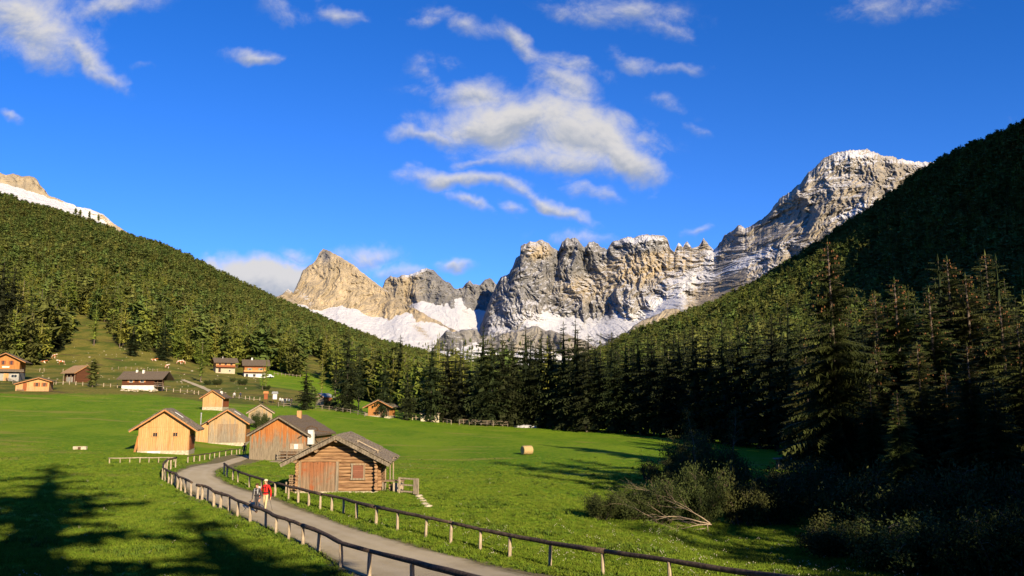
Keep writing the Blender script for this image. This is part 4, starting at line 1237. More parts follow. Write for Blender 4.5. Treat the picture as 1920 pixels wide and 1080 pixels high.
# ---- 1 log cabin
def log_cabin():
    rn = random.Random(5)
    W, L, hr, pitch = 5.5, 5.6, 3.98, 27
    p = at(630.5, 924)
    o = empty('log_cabin', (p.x, p.y, p.z), math.radians(3.0), 'nearest log cabin with a plank barn door and shuttered window, beside the path fence', 'cabin')
    tp = math.tan(math.radians(pitch)); zr = hr - .16
    x0, x1 = -W / 2, W / 2; ze = zr - W / 2 * tp
    # logs, laid course by course
    b = MB(); ends = MB()
    lh = .235; z = .22; k = 0
    def log(p0, p1, r):
        n = 7; pts = []; rad = []
        for i in range(n):
            f = i / (n - 1); q = Vector(p0).lerp(Vector(p1), f)
            pts.append(q + Vector((rn.uniform(-.012, .012), rn.uniform(-.012, .012), rn.uniform(-.016, .016)))); rad.append(r * rn.uniform(.93, 1.07))
        b.tube(pts, rad, 9)
    while z < zr - .1:
        half = min(W / 2, (zr - z) / tp)
        ext = .28 if z < ze else -.02
        r = lh * .515
        if z < 2.12:      # left of the door only a stub of wall, right the full wall
            log((-.02, .10, z), (x1 + ext + rn.uniform(-.06, .1), .10, z), r)
            log((x0 - ext * .4, .10, z), (x0 + .30, .10, z), r)
        else:
            log((-half - ext * .6, .10, z), (half + ext + rn.uniform(-.05, .08), .10, z), r)
        if z < ze:
            zz = z + lh / 2
            log((x1 - .02, -.42 + rn.uniform(-.10, .06), zz), (x1 - .06, L + .2, zz), r)
            log((x0 + .06, -.24, zz), (x0 + .06, L + .2, zz), r)
        log((-half, L, z), (half, L, z), r)
        z += lh * rn.uniform(.96, 1.04); k += 1
    b.build('wall', M_LOG, o)
    boxpart(o, 'core_wall', M_BEAM, (x0 + .12, .14, -.6, x1 - .12, L - .06, ze - .05))
    bb = MB(); bb.prism([(x0 + .3, ze - .05), (x1 - .3, ze - .05), (0, zr - .16)], .16, L - .1); bb.build('gable_core', M_BEAM, o)
    boxpart(o, 'foundation', M_STONE, (x0 - .05, -.08, -.7, x1 + .1, L + .1, .10))
    # door of upright boards
    d = boxpart(o, 'door', M_DOOR, *[(x0 + .34 + i * .232, -.075 - .012 * (i % 2), .10, x0 + .34 + i * .232 + .226, -.02, 2.06 + .015 * (i % 3)) for i in range(10)])
    boxpart(o, 'door_post', M_GREYW, (x0 + .05, -.10, .08, x0 + .32, -.01, 2.16))
    boxpart(o, 'door_post', M_GREYW, (-.06, -.10, .08, .14, -.01, 2.12))
    boxpart(o, 'lintel', M_LOG, (x0 + .0, -.09, 2.10, .3, -.012, 2.26))
    # shuttered window
    wn = boxpart(o, 'window', M_GREYW, (.98, -.09, .98, 1.10, -.02, 1.86), (1.82, -.09, .98, 1.94, -.02, 1.86), (.94, -.095, 1.862, 1.98, -.02, 1.98), (.94, -.095, .86, 1.98, -.02, .98))
    boxpart(wn, 'shutter', mat_wood('old_red_shutter', (0.24, 0.10, 0.06), (0.16, 0.065, 0.04), (0.2, 0.15, 0.1), -1, 0, 0, .12, True), (1.104, -.07, .984, 1.816, -.024, 1.856))
    # roof
    b = MB(); plank_roof(b, (W / 2 + .95, W / 2 + .95), 0, zr, (ze - .95 * tp, ze - .95 * tp), -1.0, L + .6, 0, th=.09, bw=.34, seed=7, jitter=.22)
    b.build('roof', M_SHING, o)
    b = MB()
    for s_ in (-1, 1):
        b.beam((0, -.93, zr - .09), (s_ * (W / 2 + .9), -.93, zr - .09 - (W / 2 + .9) * tp), .06, .16)
    b.build('barge_board', M_SHING, o)
    b = MB()
    for s_ in (-1, 1):
        b.beam((0, -.86, zr - .17), (s_ * (W / 2 + .5), -.86, zr - .17 - (W / 2 + .5) * tp), .05, .05)
    b.build('barge_trim', M_TRIM, o)
    for px in (0, -1.35, 1.35, x0 + .03, x1 - .05):
        zz = zr - abs(px) * tp - .25
        b = MB(); b.tube([(px, -.78, zz), (px, .3, zz)], .135, 9, True); b.build('purlin', M_LOGEND, o)
    # rods lying near the ridge on the right slope
    b = MB()
    for q in (0, .14):
        b.beam((1.25, .6 + q, zr - 1.25 * tp + .34), (2.75, .6 + q, zr - 2.75 * tp + .36), .05, .05)
    b.beam((1.3, .55, zr - 1.3 * tp + .25), (1.3, .8, zr - 1.3 * tp + .25), .06, .16); b.beam((2.7, .55, zr - 2.7 * tp + .25), (2.7, .8, zr - 2.7 * tp + .25), .06, .16)
    b.build('roof_ladder', M_POST, o)
    # boards leaning at the right corner
    b = MB()
    for i, xx in enumerate((x1 + .55, x1 + .82, x1 + 1.0)):
        b.beam((xx, .5 + i * .5, -.1), (xx - .05, .7 + i * .5, 2.25), .08, .05)
    b.build('corner_boards', M_GREYW, o)
    return o, p, W


cab, cabp, cabW = log_cabin()
R3 = Matrix.Rotation(math.radians(3.0), 4, 'Z')


def cab_pt(x, y):
    q = R3 @ Vector((x, y, 0)); return Vector((cabp.x + q.x, cabp.y + q.y, H(cabp.x + q.x, cabp.y + q.y)))


# work bench and crate beside the cabin
q = cab_pt(3.75, .6); o = empty('work_bench', q, math.radians(3), 'low wooden workbench against the right wall of the log cabin', 'bench')
boxpart(o, 'bench_top', M_DOOR, (-.75, -.35, .72, .85, .35, .80))
for x_ in (-.65, .7):
    for y_ in (-.28, .24): boxpart(o, 'leg', M_GREYW, (x_, y_, -.1, x_ + .09, y_ + .09, .718))
boxpart(o, 'side_board', M_POST, (.1, -.42, .0, .8, -.37, .66))
q = cab_pt(3.4, .9); o = empty('log_pile', q, 0, 'split logs stacked under the workbench by the cabin', 'log pile'); rn = random.Random(2)
b = MB()
for i in range(10):
    x_ = rn.uniform(-.3, .5); z_ = .09 + .17 * (i % 3); b.tube([(x_, -.2, z_), (x_ + .05, .35, z_)], rn.uniform(.06, .09), 6)
b.build('split_logs', M_LOGEND, o)
# firewood and post at left corner
q = cab_pt(-3.05, .5); o = empty('firewood_stack', q, 0, 'firewood stacked against the left corner of the log cabin', 'firewood')
b = MB()
for i in range(24):
    z_ = .1 + .15 * (i // 3); x_ = -.17 + .16 * (i % 3) + rn.uniform(-.03, .03); b.tube([(x_, -.35, z_), (x_, .3, z_)], rn.uniform(.055, .08), 6)
b.build('split_logs', M_LOGEND, o)
boxpart(o, 'stake', M_POST, (-.42, -.4, -.2, -.34, -.32, .75)); boxpart(o, 'stake', M_POST, (.22, -.42, -.2, .3, -.34, 1.6))


def barrel_gate():
    a = at(747, 925); c = at(783, 929)
    o = empty('gate', a, math.atan2(c.y - a.y, c.x - a.x), 'short open pole gate to the right of the log cabin', 'gate')
    L = (c - a).length
    for x_ in (0, L - .14): boxpart(o, 'gate_post', M_POST, (x_, -.05, -.2, x_ + .12, .07, 1.08))
    for z_ in (.12, .55, .98): boxpart(o, 'gate_rail', M_POST, (.05, -.02, z_, L - .05, .05, z_ + .09))
    b = MB()
    for i in range(4): b.box(L - .32 + i * .13, -.09 - .01 * i, .05, L - .21 + i * .13, -.055 - .01 * i, 1.05 + .04 * (i % 2))
    b.build('side_board', M_POST, o)


barrel_gate()
b = MB(); rn = random.Random(3); p0 = at(786, 931)
o = empty('stone_step', p0, 0, 'rough stone steps descending the bank right of the cabin', 'steps')
for i, (u, v) in enumerate([(786, 931), (789, 936), (793, 941), (797, 946), (803, 950)]):
    q = at(u, v) - p0; b.blob((q.x, q.y, q.z + .03), (.26, .2, .10), i, .25)
b.build('stones', M_STONE, o)

# ---- 2 golden barn with two small windows
def flue(o, x, y, z0, z1, r=.09, mat=None):
    b = MB(); b.tube([(x, y, z0), (x, y, z1)], r, 10); b.tube([(x, y, z1), (x, y, z1 + .05), (x, y, z1 + .14)], [r * 1.8, r * 1.7, r * .3], 10)
    b.build('flue', mat or M_METAL, o)


def chimney(o, x, y, z0, z1, w_=.5, mat=None, cap=True):
    c = boxpart(o, 'chimney', mat or M_WHITE, (x - w_ / 2, y - w_ / 2, z0, x + w_ / 2, y + w_ / 2, z1))
    if cap: boxpart(c, 'chimney_cap', M_SHING2, (x - w_ * .65, y - w_ * .65, z1 + .12, x + w_ * .65, y + w_ * .65, z1 + .2), (x - w_ * .45, y - w_ * .45, z1 + .003, x - w_ * .3, y + w_ * .45, z1 + .118), (x + w_ * .3, y - w_ * .45, z1 + .003, x + w_ * .45, y + w_ * .45, z1 + .118))
    return c


def skylight(o, x, y0, y1, zr, rx, tp):
    s_ = 1 if x > rx else -1
    b = MB(); z = zr - abs(x - rx) * tp + .27
    b.beam((x - .45 * s_, y0, z + .45 * tp), (x + .45 * s_, y0, z - .45 * tp), .55, .05); b.build('skylight', M_TARP, o)


o, g = house('barn', 'golden plank barn with two tiny square windows, left end of the group', 305.5, 850.5, 5.45, 5.6, 5.15, 34, az=-15, wall=M_GOLD, over=(.95, 1.0), front=.75, base=.32, seed=11, cat='barn', trim=M_TRIM)
for x_ in (-.95, 1.2): window(o, x_, 1.95, .44, .40, shutters=M_GOLD, frame=M_GOLD)
boxpart(o, 'side_door', M_REDW, (g['x1'] + .004, .7, .36, g['x1'] + .05, 4.8, 1.9))
boxpart(o, 'beam', M_BEAM, (g['x1'] + .004, -.02, 1.95, g['x1'] + .09, 4.6, 2.08))
boxpart(o, 'hinge_board', M_GOLD, (-2.6, -.03, 2.98, 2.6, -.004, 3.03))
boxpart(o, 'base_board', M_TARP, (-1.7, -.07, .02, -.3, -.034, .29))
skylight(o, 1.35, 1.3, 2, g['zr'], 0, g['tp'])
b = MB(); b.beam((g['x0'] - .35, .1, -.1), (g['x0'] - .02, .25, 2.0), .05, .25); b.beam((g['x0'] - .42, .5, -.1), (g['x0'] - .02, .6, 1.7), .05, .2); b.build('leaning_boards', M_GOLD2, o)

# ---- 3 pale barn with lean-to
o, g = house('barn', 'pale weathered barn with a lean-to and thin metal flue, second in the row', 424.5, 834, 4.95, 5.0, 5.05, 33, az=-11, wall=M_PALE, over=(.12, .65), front=.7, base=.3, seed=12, cat='barn')
boxpart(o, 'corner_board', M_GOLD2, (g['x1'] + .004, .05, .32, g['x1'] + .05, 4.9, g['zrr'] - .1))
b = MB(); xl = g['x0'] - 1.75; zt_ = g['zl'] + .05
b.prism([(xl, .29), (g['x0'] - .006, .29), (g['x0'] - .006, zt_ - .12), (xl, zt_ - 1.15)], .35, 4.2); b.build('lean_to', M_GOLD, o)
b = MB(); b.add([(g['x0'] + .0, -.1, zt_), (xl - .45, -.1, zt_ - 1.3), (xl - .45, 4.6, zt_ - 1.3), (g['x0'], 4.6, zt_), (g['x0'], -.1, zt_ + .14), (xl - .45, -.1, zt_ - 1.16), (xl - .45, 4.6, zt_ - 1.16), (g['x0'], 4.6, zt_ + .14)],
      [(0, 1, 2, 3), (7, 6, 5, 4), (0, 4, 5, 1), (1, 5, 6, 2), (2, 6, 7, 3), (3, 7, 4, 0)]); b.build('lean_to_roof', M_SHING, o)
boxpart(o, 'foundation', M_STONE, (xl - .02, .32, -.8, g['x0'] - .04, 4.2, .285))
flue(o, xl + .5, .8, zt_ - 1.0, zt_ + 1.0)
boxpart(o, 'door_leaf', M_GREYW, (-1.25, -.05, .34, .0, -.004, 2.9)); boxpart(o, 'door_leaf', M_GREYW, (.02, -.05, .34, 1.45, -.004, 2.9))
skylight(o, 1.2, 1.0, 2, g['zr'], 0, g['tp'])
b = MB(); b.beam((xl - .55, .6, 0), (xl - .5, .6, 1.25), .6, .06); b.beam((xl - .9, .9, .9), (xl, .9, .95), .3, .25); b.build('leaning_boards', M_GREYW, o)

# ---- 4 big barn: red boards greying below
o, g = house('barn', 'large barn with red-orange gable boards fading to grey, behind the log cabin', 522, 863.5, 7.1, 9.2, 5.2, 30, az=4, wall=M_BARN, roof=M_SHING2, over=(.25, .45), front=.55, back=.5, seed=13, cat='barn', trim=M_SHING)
boxpart(o, 'door_leaf', M_BARN, (-2.2, -.06, .0, .1, -.004, 3.0)); boxpart(o, 'sill_beam', M_GREYW, (.15, -.12, 1.05, g['x1'] - .05, -.004, 1.17))
b = MB()
b.box(.2, -.9, .86, 3.6, -.82, .96); b.box(.2, -.9, .5, 3.6, -.82, .6); b.box(.2, -.9, .15, 3.6, -.82, .25)
for x_ in (.2, 1.3, 2.5, 3.55): b.box(x_, -.98, -.2, x_ + .09, -.905, 1.1)
b.build('railing', M_GREYW, o)
boxpart(o, 'recess_shade_panel', M_BEAM, (.25, -.07, .05, 3.45, -.004, 1.0))  # dark sheet on the wall imitating a shadowed recess
wn = boxpart(o, 'window', M_POST, (1.35, -.05, 1.30, 2.9, -.004, 1.95)); boxpart(wn, 'pane', M_WHITE, (1.85, -.07, 1.34, 2.3, -.054, 1.90))
boxpart(o, 'bridge_deck', M_GREYW, (.1, -3.2, .02, 3.6, -.99, .12))
chimney(o, .55, 5.2, 3.9, 5.75, .48, M_GOLD, False)
cb = chimney(o, 3.85, -.1, 1.9, 3.55, .62, M_WHITE, False)
b = MB(); b.tube([(3.2, -.2, 3.45), (3.4, -.2, 3.85), (3.85, -.2, 4.0), (4.5, -.2, 3.8), (4.7, -.2, 3.55)], [.06] * 5, 6); b.beam((3.3, -.2, 3.2), (2.4, -.3, 2.7), .12, .1); b.beam((4.2, -.1, 3.5), (6.0, .4, 3.25), .1, .1)
b.build('gutter', M_BEAM, o)

# ---- 5 small hut on the slope
o, g = house('hut', 'small golden hut on a stone base with a white chimney, alone on the slope', 398, 769, 3.85, 4.6, 4.05, 33, az=-5, wall=M_GOLD, roof=M_SHING2, over=(.55, .6), front=.6, base=.62, seed=14)
boxpart(o, 'side_boards', M_REDW, (g['x1'] + .004, .1, .64, g['x1'] + .05, 4.5, g['zrr'] - .25)); chimney(o, 1.2, 1.6, 2.9, 3.75, .42)
boxpart(o, 'corner_board', M_POST, (g['x1'] - .12, -.05, .64, g['x1'] + .05, -.004, g['zrr']))
# ---- 6 hut behind the bush
o, g = house('hut', 'weathered hut with pale barge boards, half hidden by a round bush', 487.5, 795, 4.1, 4.0, 3.65, 32, az=-16, wall=M_PALE, roof=M_SHING2, over=(.45, .45), front=.5, seed=15, trim=M_POST)
# ---- 7 dark chalet
pch = at(251, 730)
o, g = house('chalet', 'dark brown chalet with a long roof, two shuttered windows and white base', 251, 730, 6.2, 8.6, 4.9, 30, az=90, wall=M_DARKW, roof=M_SHING2, over=(.8, .8), front=1.2, back=2.6, base=1.05, basem=M_WHITE, seed=16, cat='chalet',
             loc=Vector((pch.x - 3.3, pch.y + 3.1, pch.z)), trim=M_BEAM)
for y_ in (2.4, 5.4): window(o, y_, 1.9, .8, .75, side=g['x1'], shutters=M_TRIM, frame=M_WHITE)
chimney(o, .4, 2.6, 4.3, 5.25, .45); chimney(o, .9, 4.6, 3.9, 5.2, .5)
for y_ in (9.4, 10.8): boxpart(o, 'porch_post', M_BEAM, (g['x1'] - .2, y_, -.6, g['x1'] - .05, y_ + .15, 2.4))
boxpart(o, 'porch_deck', M_GREYW, (-1.5, 8.64, .75, g['x1'] + .3, 11.2, .88)); boxpart(o, 'porch_rail', M_GREYW, (g['x1'] + .2, 8.7, 1.3, g['x1'] + .3, 11.2, 1.4), (g['x1'] + .2, 8.7, 1.7, g['x1'] + .3, 11.2, 1.8), (g['x1'] + .2, 11.1, .9, g['x1'] + .3, 11.2, 1.8))
rn = random.Random(7); b = MB(); p0 = at(250, 734)
for i in range(34):
    b.blob((rn.uniform(-3.5, 6.5), rn.uniform(-.7, .4), rn.uniform(.0, .45)), (rn.uniform(.2, .42), .3, rn.uniform(.15, .28)), i, .25)
o = empty('dry_stone_wall', p0, 0, 'rough pale stone wall below the dark chalet', 'wall'); b.build('stones', M_STONE, o)
# ---- 8 hay shed
o, g = house('shed', 'open-fronted hay shed with a sunlit brown roof, partly behind the stone pine', 160, 717, 5.6, 5.4, 4.9, 31, az=-62, wall=M_DARKW, roof=M_SHING3, over=(1.1, .7), front=.6, seed=17, cat='shed', loc=None)
for y_ in (.1, 1.8, 3.5, 5.2): boxpart(o, 'post', M_GREYW, (g['x0'] - .5, y_, -.8, g['x0'] - .35, y_ + .16, 2.1))
boxpart(o, 'plinth', M_GREYR, (g['x0'] - .3, 1.6, -.8, g['x0'] - .005, 4.2, 1.5))
# ---- 9 orange hut at left
p9 = at(60, 733.5)
o, g = house('hut', 'orange plank hut with a low roof and red shutters, beside the meadow fence', 60, 733.5, 7.0, 4.2, 3.35, 17, az=-18, rx=1.3, wall=M_GOLD, roof=M_SHING2, over=(.35, .8), front=.8, seed=18)
window(o, .9, 1.15, .55, .85, shutters=M_REDW); window(o, 2.5, 1.15, .5, .85, shutters=M_REDW)
boxpart(o, 'door', M_REDW, (-2.0, -.05, .1, -1.2, -.004, 1.9)); boxpart(o, 'bench', M_GREYW, (-3.2, -.6, .35, -1.6, -.3, .42), (-3.1, -.5, -.3, -3.0, -.4, .345), (-1.8, -.5, -.3, -1.7, -.4, .345))
# ---- 10 big house, left edge
o, g = house('farmhouse', 'tall red-brown farmhouse with a balcony, cut by the left edge of the picture', 8, 714, 6.6, 9, 7.6, 27, az=-22, wall=M_GOLD2, roof=M_SHING2, over=(1.5, 1.6), front=1.3, base=2.4, basem=M_GREYR, seed=19, cat='farmhouse', drop=1.5)
for x_ in (-.6, 1.3): window(o, x_, 4.4, .45, 1.0, shutters=M_REDW, frame=M_REDW)
window(o, 2.2, .9, 1.3, .8, y=-.03, frame=M_WHITE); boxpart(o, 'door', M_GOLD, (-.3, -.1, .0, .9, -.034, 2.0))
bl = boxpart(o, 'balcony', M_SHING, (-3.6, -1.3, 2.45, 4.6, -.04, 2.62)); boxpart(bl, 'balcony_rail', M_SHING2, (-3.6, -1.34, 2.63, 4.6, -1.26, 3.1)); boxpart(o, 'sign_board', M_WHITE, (-.8, -.06, 3.55, .9, -.004, 3.95))
# ---- 11, 12 farmhouses
pa = at(420, 700)
o, g = house('farmhouse', 'left farmhouse of the two by the wood, balcony along its sunny side', 420, 700, 7.4, 7.6, 6.8, 25, az=62, wall=M_GOLD, roof=M_SHING2, over=(1.0, 1.0), front=1.0, back=1.3, base=2.6, basem=M_STONE, seed=20, cat='farmhouse', loc=Vector((pa.x - 4.6, pa.y + 1.5, pa.z - .2)), drop=2)
bl = boxpart(o, 'balcony', M_DARKW, (g['x1'] + .01, 0, 2.6, g['x1'] + 1.1, 7.6, 2.75)); boxpart(bl, 'balcony_rail', M_REDW, (g['x1'] + 1.05, 0, 2.76, g['x1'] + 1.1, 7.6, 3.5))
for y_ in (1.5, 3.8, 6.1): window(o, y_, 3.6, .8, .9, side=g['x1'])
window(o, 1.5, .7, .8, 1.6, side=g['x1'] + .03, frame=M_REDW); window(o, 5.5, .9, .7, .8, side=g['x1'] + .03, frame=M_WHITE)
boxpart(o, 'gable_cladding', M_REDW, (-2.2, 7.61, 4.2, 2.2, 7.66, 5.6)); flue(o, .5, 3, 6, 7.2, .12, M_WHITE)
pb = at(474, 707)
o, g = house('farmhouse', 'right farmhouse of the two by the wood, white ground floor under dark boards', 474, 707, 8.4, 8.6, 7.6, 27, az=68, wall=M_GOLD2, roof=M_SHING2, over=(1.1, 1.1), front=1.0, back=1.4, base=2.0, basem=M_WHITE, seed=21, cat='farmhouse', loc=Vector((pb.x - 4.6, pb.y + 2.4, pb.z - .3)), drop=2)
bl = boxpart(o, 'balcony', M_DARKW, (g['x1'] + .01, -.3, 2.05, g['x1'] + 1.0, 8.8, 2.4)); boxpart(bl, 'balcony_rail', M_GOLD, (g['x1'] + .94, -.3, 2.41, g['x1'] + 1.0, 8.8, 3.1))
boxpart(o, 'upper_boards', M_REDW, (g['x1'] + .004, 0, 4.0, g['x1'] + .05, 8.6, 4.4))
for y_ in (2.0, 6.4): window(o, y_, 2.9, .9, .95, side=g['x1'], shutters=mat_simple('green_shutters', (0.12, 0.18, 0.10), (0.16, 0.22, 0.13), 3, bmp=0), frame=M_WHITE)
for y_ in (1.0, 3.9, 7.4): window(o, y_, .5, .9, .95, side=g['x1'] + .03, frame=M_BEAM)
chimney(o, .2, 3.0, 6.6, 8.3, .6)
# ---- 13 grey-roofed hut
o, g = house('hut', 'little grey hut with a pale tin roof under the tall lone spruces', 598, 760, 2.9, 3.3, 3.1, 28, az=28, wall=M_GREYW, roof=M_TIN, over=(.35, .35), front=.35, seed=22)
boxpart(o, 'side_boards', M_REDW, (g['x1'] + .004, .1, .1, g['x1'] + .05, 3.2, g['zrr'] - .1))
# ---- 14 log hay hut
o, g = house('hut', 'log hay hut with wide eaves at the far edge of the meadow, before dark spruces', 710, 782, 5.0, 4.6, 3.95, 26, az=8, wall=M_GOLD2, roof=M_SHING, over=(1.1, 1.0), front=.9, base=.3, seed=23)
boxpart(o, 'log_front', mat_wood('dark_log_courses', (0.20, 0.12, 0.07), (0.13, 0.08, 0.045), (0.2, 0.15, 0.1), -1, 0, 0, .22, True), (.2, -.06, .3, 2.45, -.004, 2.1)); boxpart(o, 'door_post', M_POST, (.05, -.1, .0, .2, -.03, 2.2))
boxpart(o, 'left_stack', M_GREYW, (-3.2, .0, -.2, -2.56, 1.2, .9))
# ---- 15 plank hut
p15 = at(806, 791); o = empty('hut', p15, math.radians(6), 'low flat-roofed hut of pale upright planks at the meadow edge', 'hut')
boxpart(o, 'wall', mat_wood('pale_grey_planks', (0.55, 0.48, 0.34), (0.42, 0.36, 0.25), (0.5, 0.45, 0.35), -1, 0, 0, .3), (-2.1, 0, -.4, 2.1, 2.4, 1.85))
boxpart(o, 'roof', M_SHING, (-2.35, -.25, 1.854, 2.35, 2.7, 1.97)); window(o, -1.0, .6, .5, .7, frame=M_POST)
# ---- 16 shelter in the shade at right
p16 = at(1480, 882); o = empty('shelter', p16, math.radians(-14), 'low plank-roofed shelter in deep shade, left of the great spruce', 'shelter')
for x_ in (-1.1, 1.0):
    for y_ in (.1, 1.6): boxpart(o, 'post', M_GREYW, (x_, y_, -.2, x_ + .1, y_ + .1, 1.1))
b = MB()
for i in range(9): b.box(-1.5 + i * .34, -.2, 1.12 + .012 * (i % 3), -1.5 + i * .34 + .33, 2.2, 1.17 + .012 * (i % 3))
b.build('roof', M_SHING, o); boxpart(o, 'metal_sheet', M_TIN, (.1, .1, 1.21, 1.2, 1.4, 1.23)); boxpart(o, 'back_wall', M_GREYW, (-1.2, 1.72, -.2, 1.2, 1.78, 1.1))

# ------------------------------------------------------------------ fences
def fence(name, label, posts, hgt=.85, rr=.075, pr=.065, rails=(1.0,), rail_mat=None, post_mats=(None,), seed=0, extend=None, lean=.04, group=None, bowsag=.0, gapextra=.0, cat='fence', flat=False):
    rn = random.Random(seed)
    P = [at(*q) for q in posts]
    o = empty(name, P[0], 0, label, cat, group); O = P[0]
    for i, q in enumerate(P):
        pm = post_mats[i % len(post_mats)] or M_POST
        b = MB(); dx, dy = rn.uniform(-lean, lean), rn.uniform(-lean, lean); h = hgt * rn.uniform(.95, 1.04)
        r = pr * rn.uniform(.85, 1.15); a = q - O
        b.tube([(a.x, a.y, a.z - .3), (a.x + dx * .4, a.y + dy * .4, a.z + h * .5), (a.x + dx, a.y + dy, a.z + h)], [r * 1.05, r, r * .92], 8, True, rn, .06)
        b.build('post', pm, o)
    for f in rails:
        pts = []
        for i, q in enumerate(P):
            pts.append(q - O + Vector((0, 0, hgt * f + (rr * .35 if f >= 1 else 0))))
        # rails come in lengths spanning three or four posts
        i = 0
        while i < len(pts) - 1:
            j = min(i + rn.choice((3, 4, 4)), len(pts) - 1) if not flat else len(pts) - 1
            seg = pts[i:j + 1]; fine = []
            for k in range(len(seg) - 1):
                for m_ in range(3):
                    w_ = seg[k].lerp(seg[k + 1], m_ / 3); fine.append(w_ + Vector((rn.uniform(-1, 1), rn.uniform(-1, 1), rn.uniform(-1, 1))) * rr * .18)
            fine.append(seg[-1])
            d0 = (fine[0] - fine[1]).normalized(); fine[0] = fine[0] + d0 * .14; fine[-1] = fine[-1] + (fine[-1] - fine[-2]).normalized() * .12
            n = len(fine); taper = rn.choice((-1, 1)); 
            rad = [rr * (1 + taper * .14 * (k / (n - 1) - .5) * 2) * rn.uniform(.94, 1.06) for k in range(n)]
            off = Vector((0, 0, .0 if (i // 3) % 2 else .015))
            b = MB(); b.tube([w_ + off for w_ in fine], rad, 10, True, rn, .05); b.build('rail', rail_mat or M_RAIL, o, True)
            i = j
    return o


fence('fence', 'long dark-railed fence along the right side of the path, running past the cabin',
      [(420, 890), (425, 894), (436, 901), (446, 905.5), (467.5, 914), (490, 922), (516, 931), (541, 938.5), (559, 943), (579, 949), (600, 955), (621.5, 958.5), (644, 964.5), (668.6, 974), (705, 984.5), (745, 994.5), (798, 1007.5), (845, 1019), (900, 1033), (955.6, 1046), (1031, 1063), (1131, 1084), (1257, 1108), (1410, 1140), (1600, 1180)],
      hgt=.84, rr=.08, pr=.07, seed=3)
fence('fence', 'near dark-railed fence on the left of the path, from the gap to the bottom edge',
      [(370, 936), (379, 937), (389, 940.5), (401, 950), (413, 953), (429.5, 959), (445.5, 969), (469, 980), (498, 991.5), (517, 1004.5), (541, 1012), (568, 1024), (597, 1036), (640, 1063), (692, 1082), (773, 1112), (880, 1150), (1010, 1200)],
      hgt=.82, rr=.085, pr=.075, seed=5, post_mats=(None,) * 1)
fence('fence', 'curved dark-railed fence round the bend of the path, left of the gap',
      [(329, 877.5), (320, 880), (313, 881), (308.5, 885), (304.5, 891), (305, 899.5), (310, 902), (316, 906.5), (321.5, 909.5), (328, 911), (333, 917.5), (339, 920), (347, 923.5), (358, 930)], hgt=.84, rr=.075, pr=.07, seed=7)
fence('fence', 'thin low fence beside the far bend of the path, below the pale barn',
      [(352, 868), (363.6, 866), (374, 864.5), (383.5, 862.6), (392.5, 861.6), (402, 859), (411, 857.5), (423, 855), (434, 852.6), (443.6, 852), (449, 851)], hgt=.62, rr=.05, pr=.06, seed=8)
fence('fence', 'single low pale rail on the meadow left of the path bend',
      [(205, 869), (225, 869), (243, 868.5), (262, 868), (279, 868), (297, 867.5), (315, 867), (326, 867)], hgt=.45, rr=.05, pr=.05, seed=9, rail_mat=M_POST)
fence('fence', 'thin rail fence sagging in front of the orange hut at left', [(-20, 706), (-4, 710), (10, 714), (24, 719), (38, 724)], hgt=.9, rr=.08, pr=.07, rails=(.55, .9), rail_mat=M_GREYW, seed=10)
fence('fence', 'long post and rail fence along the top of the meadow, before the chalet',
      [(90, 722), (95, 722), (100, 721.5), (105, 721), (118, 721), (130, 721), (142, 722), (155, 723), (166, 724), (180, 724.5), (194, 725.5), (207, 726), (220, 727), (233, 728), (300, 733), (312, 734), (325, 735), (338, 736), (351, 737), (364, 739), (372, 740)],
      hgt=1.0, rr=.05, pr=.10, rails=(.5,), rail_mat=M_GREYW, seed=11)
fence('fence', 'post fence passing behind the small golden hut toward the hikers gathering',
      [(437, 746), (448, 747.5), (460, 749), (468, 750), (476, 751), (487, 751)], hgt=.9, rr=.05, pr=.09, rails=(.3,), rail_mat=M_POST, seed=12)
fence('fence', 'post fence across the slope between the gathering and the log hay hut',
      [(522, 762), (532, 763), (545, 763.5), (592, 766), (604, 767.5), (617, 769), (630, 770.5), (643, 773), (657, 775), (671, 778), (684, 781)], hgt=1.0, rr=.05, pr=.08, rails=(.35, .8), rail_mat=M_GREYW, seed=13, post_mats=(M_GREYW,))
fence('fence', 'row of short pale posts across the pasture above the dark chalet',
      [(210, 694), (222, 692.5), (236, 692), (246, 693), (257, 694), (270, 695), (276, 695.5), (286, 696), (295, 696.5)], hgt=1.0, rr=.02, pr=.09, rails=(.6,), rail_mat=M_GREYW, seed=14, post_mats=(M_GREYW,))
fence('fence', 'two leaning posts of a broken fence on the pasture below the cows', [(45, 694), (74, 697), (83, 696.5), (118, 698)], hgt=1.1, rr=.02, pr=.09, rails=(.6,), rail_mat=M_GREYW, seed=15, lean=.3)
fence('fence', 'pale picket line above the small green field, left of the tall spruce', [(514, 703), (521, 703.5), (528, 704), (535, 705), (542, 705.5), (549, 706), (556, 707), (563, 707.5)], hgt=1.2, rr=.05, pr=.12, rails=(.6,), rail_mat=M_POST, seed=16, post_mats=(M_GREYW,))
fence('fence', 'short rail fence right of the low plank hut', [(824, 791), (831, 792), (838, 794), (846, 796)], hgt=1.0, rr=.06, pr=.07, rails=(.4, .9), rail_mat=M_POST, seed=17)
fence('corral', 'whitish pole corral at the foot of the dark wood, far meadow edge', [(861, 797), (869, 796), (880, 797), (891, 797.5), (902, 798), (913, 798.5), (925, 799), (938, 799.5), (952, 800)], hgt=1.1, rr=.06, pr=.07, rails=(.4, .75, 1.0), rail_mat=M_GREYW, post_mats=(M_GREYW,), seed=18)
fence('fence', 'short fence of two posts between the log hay hut and the plank hut', [(763, 787), (773, 787.5), (780, 788), (788, 788.5)], hgt=1.1, rr=.06, pr=.09, rails=(.5,), rail_mat=M_POST, seed=19)
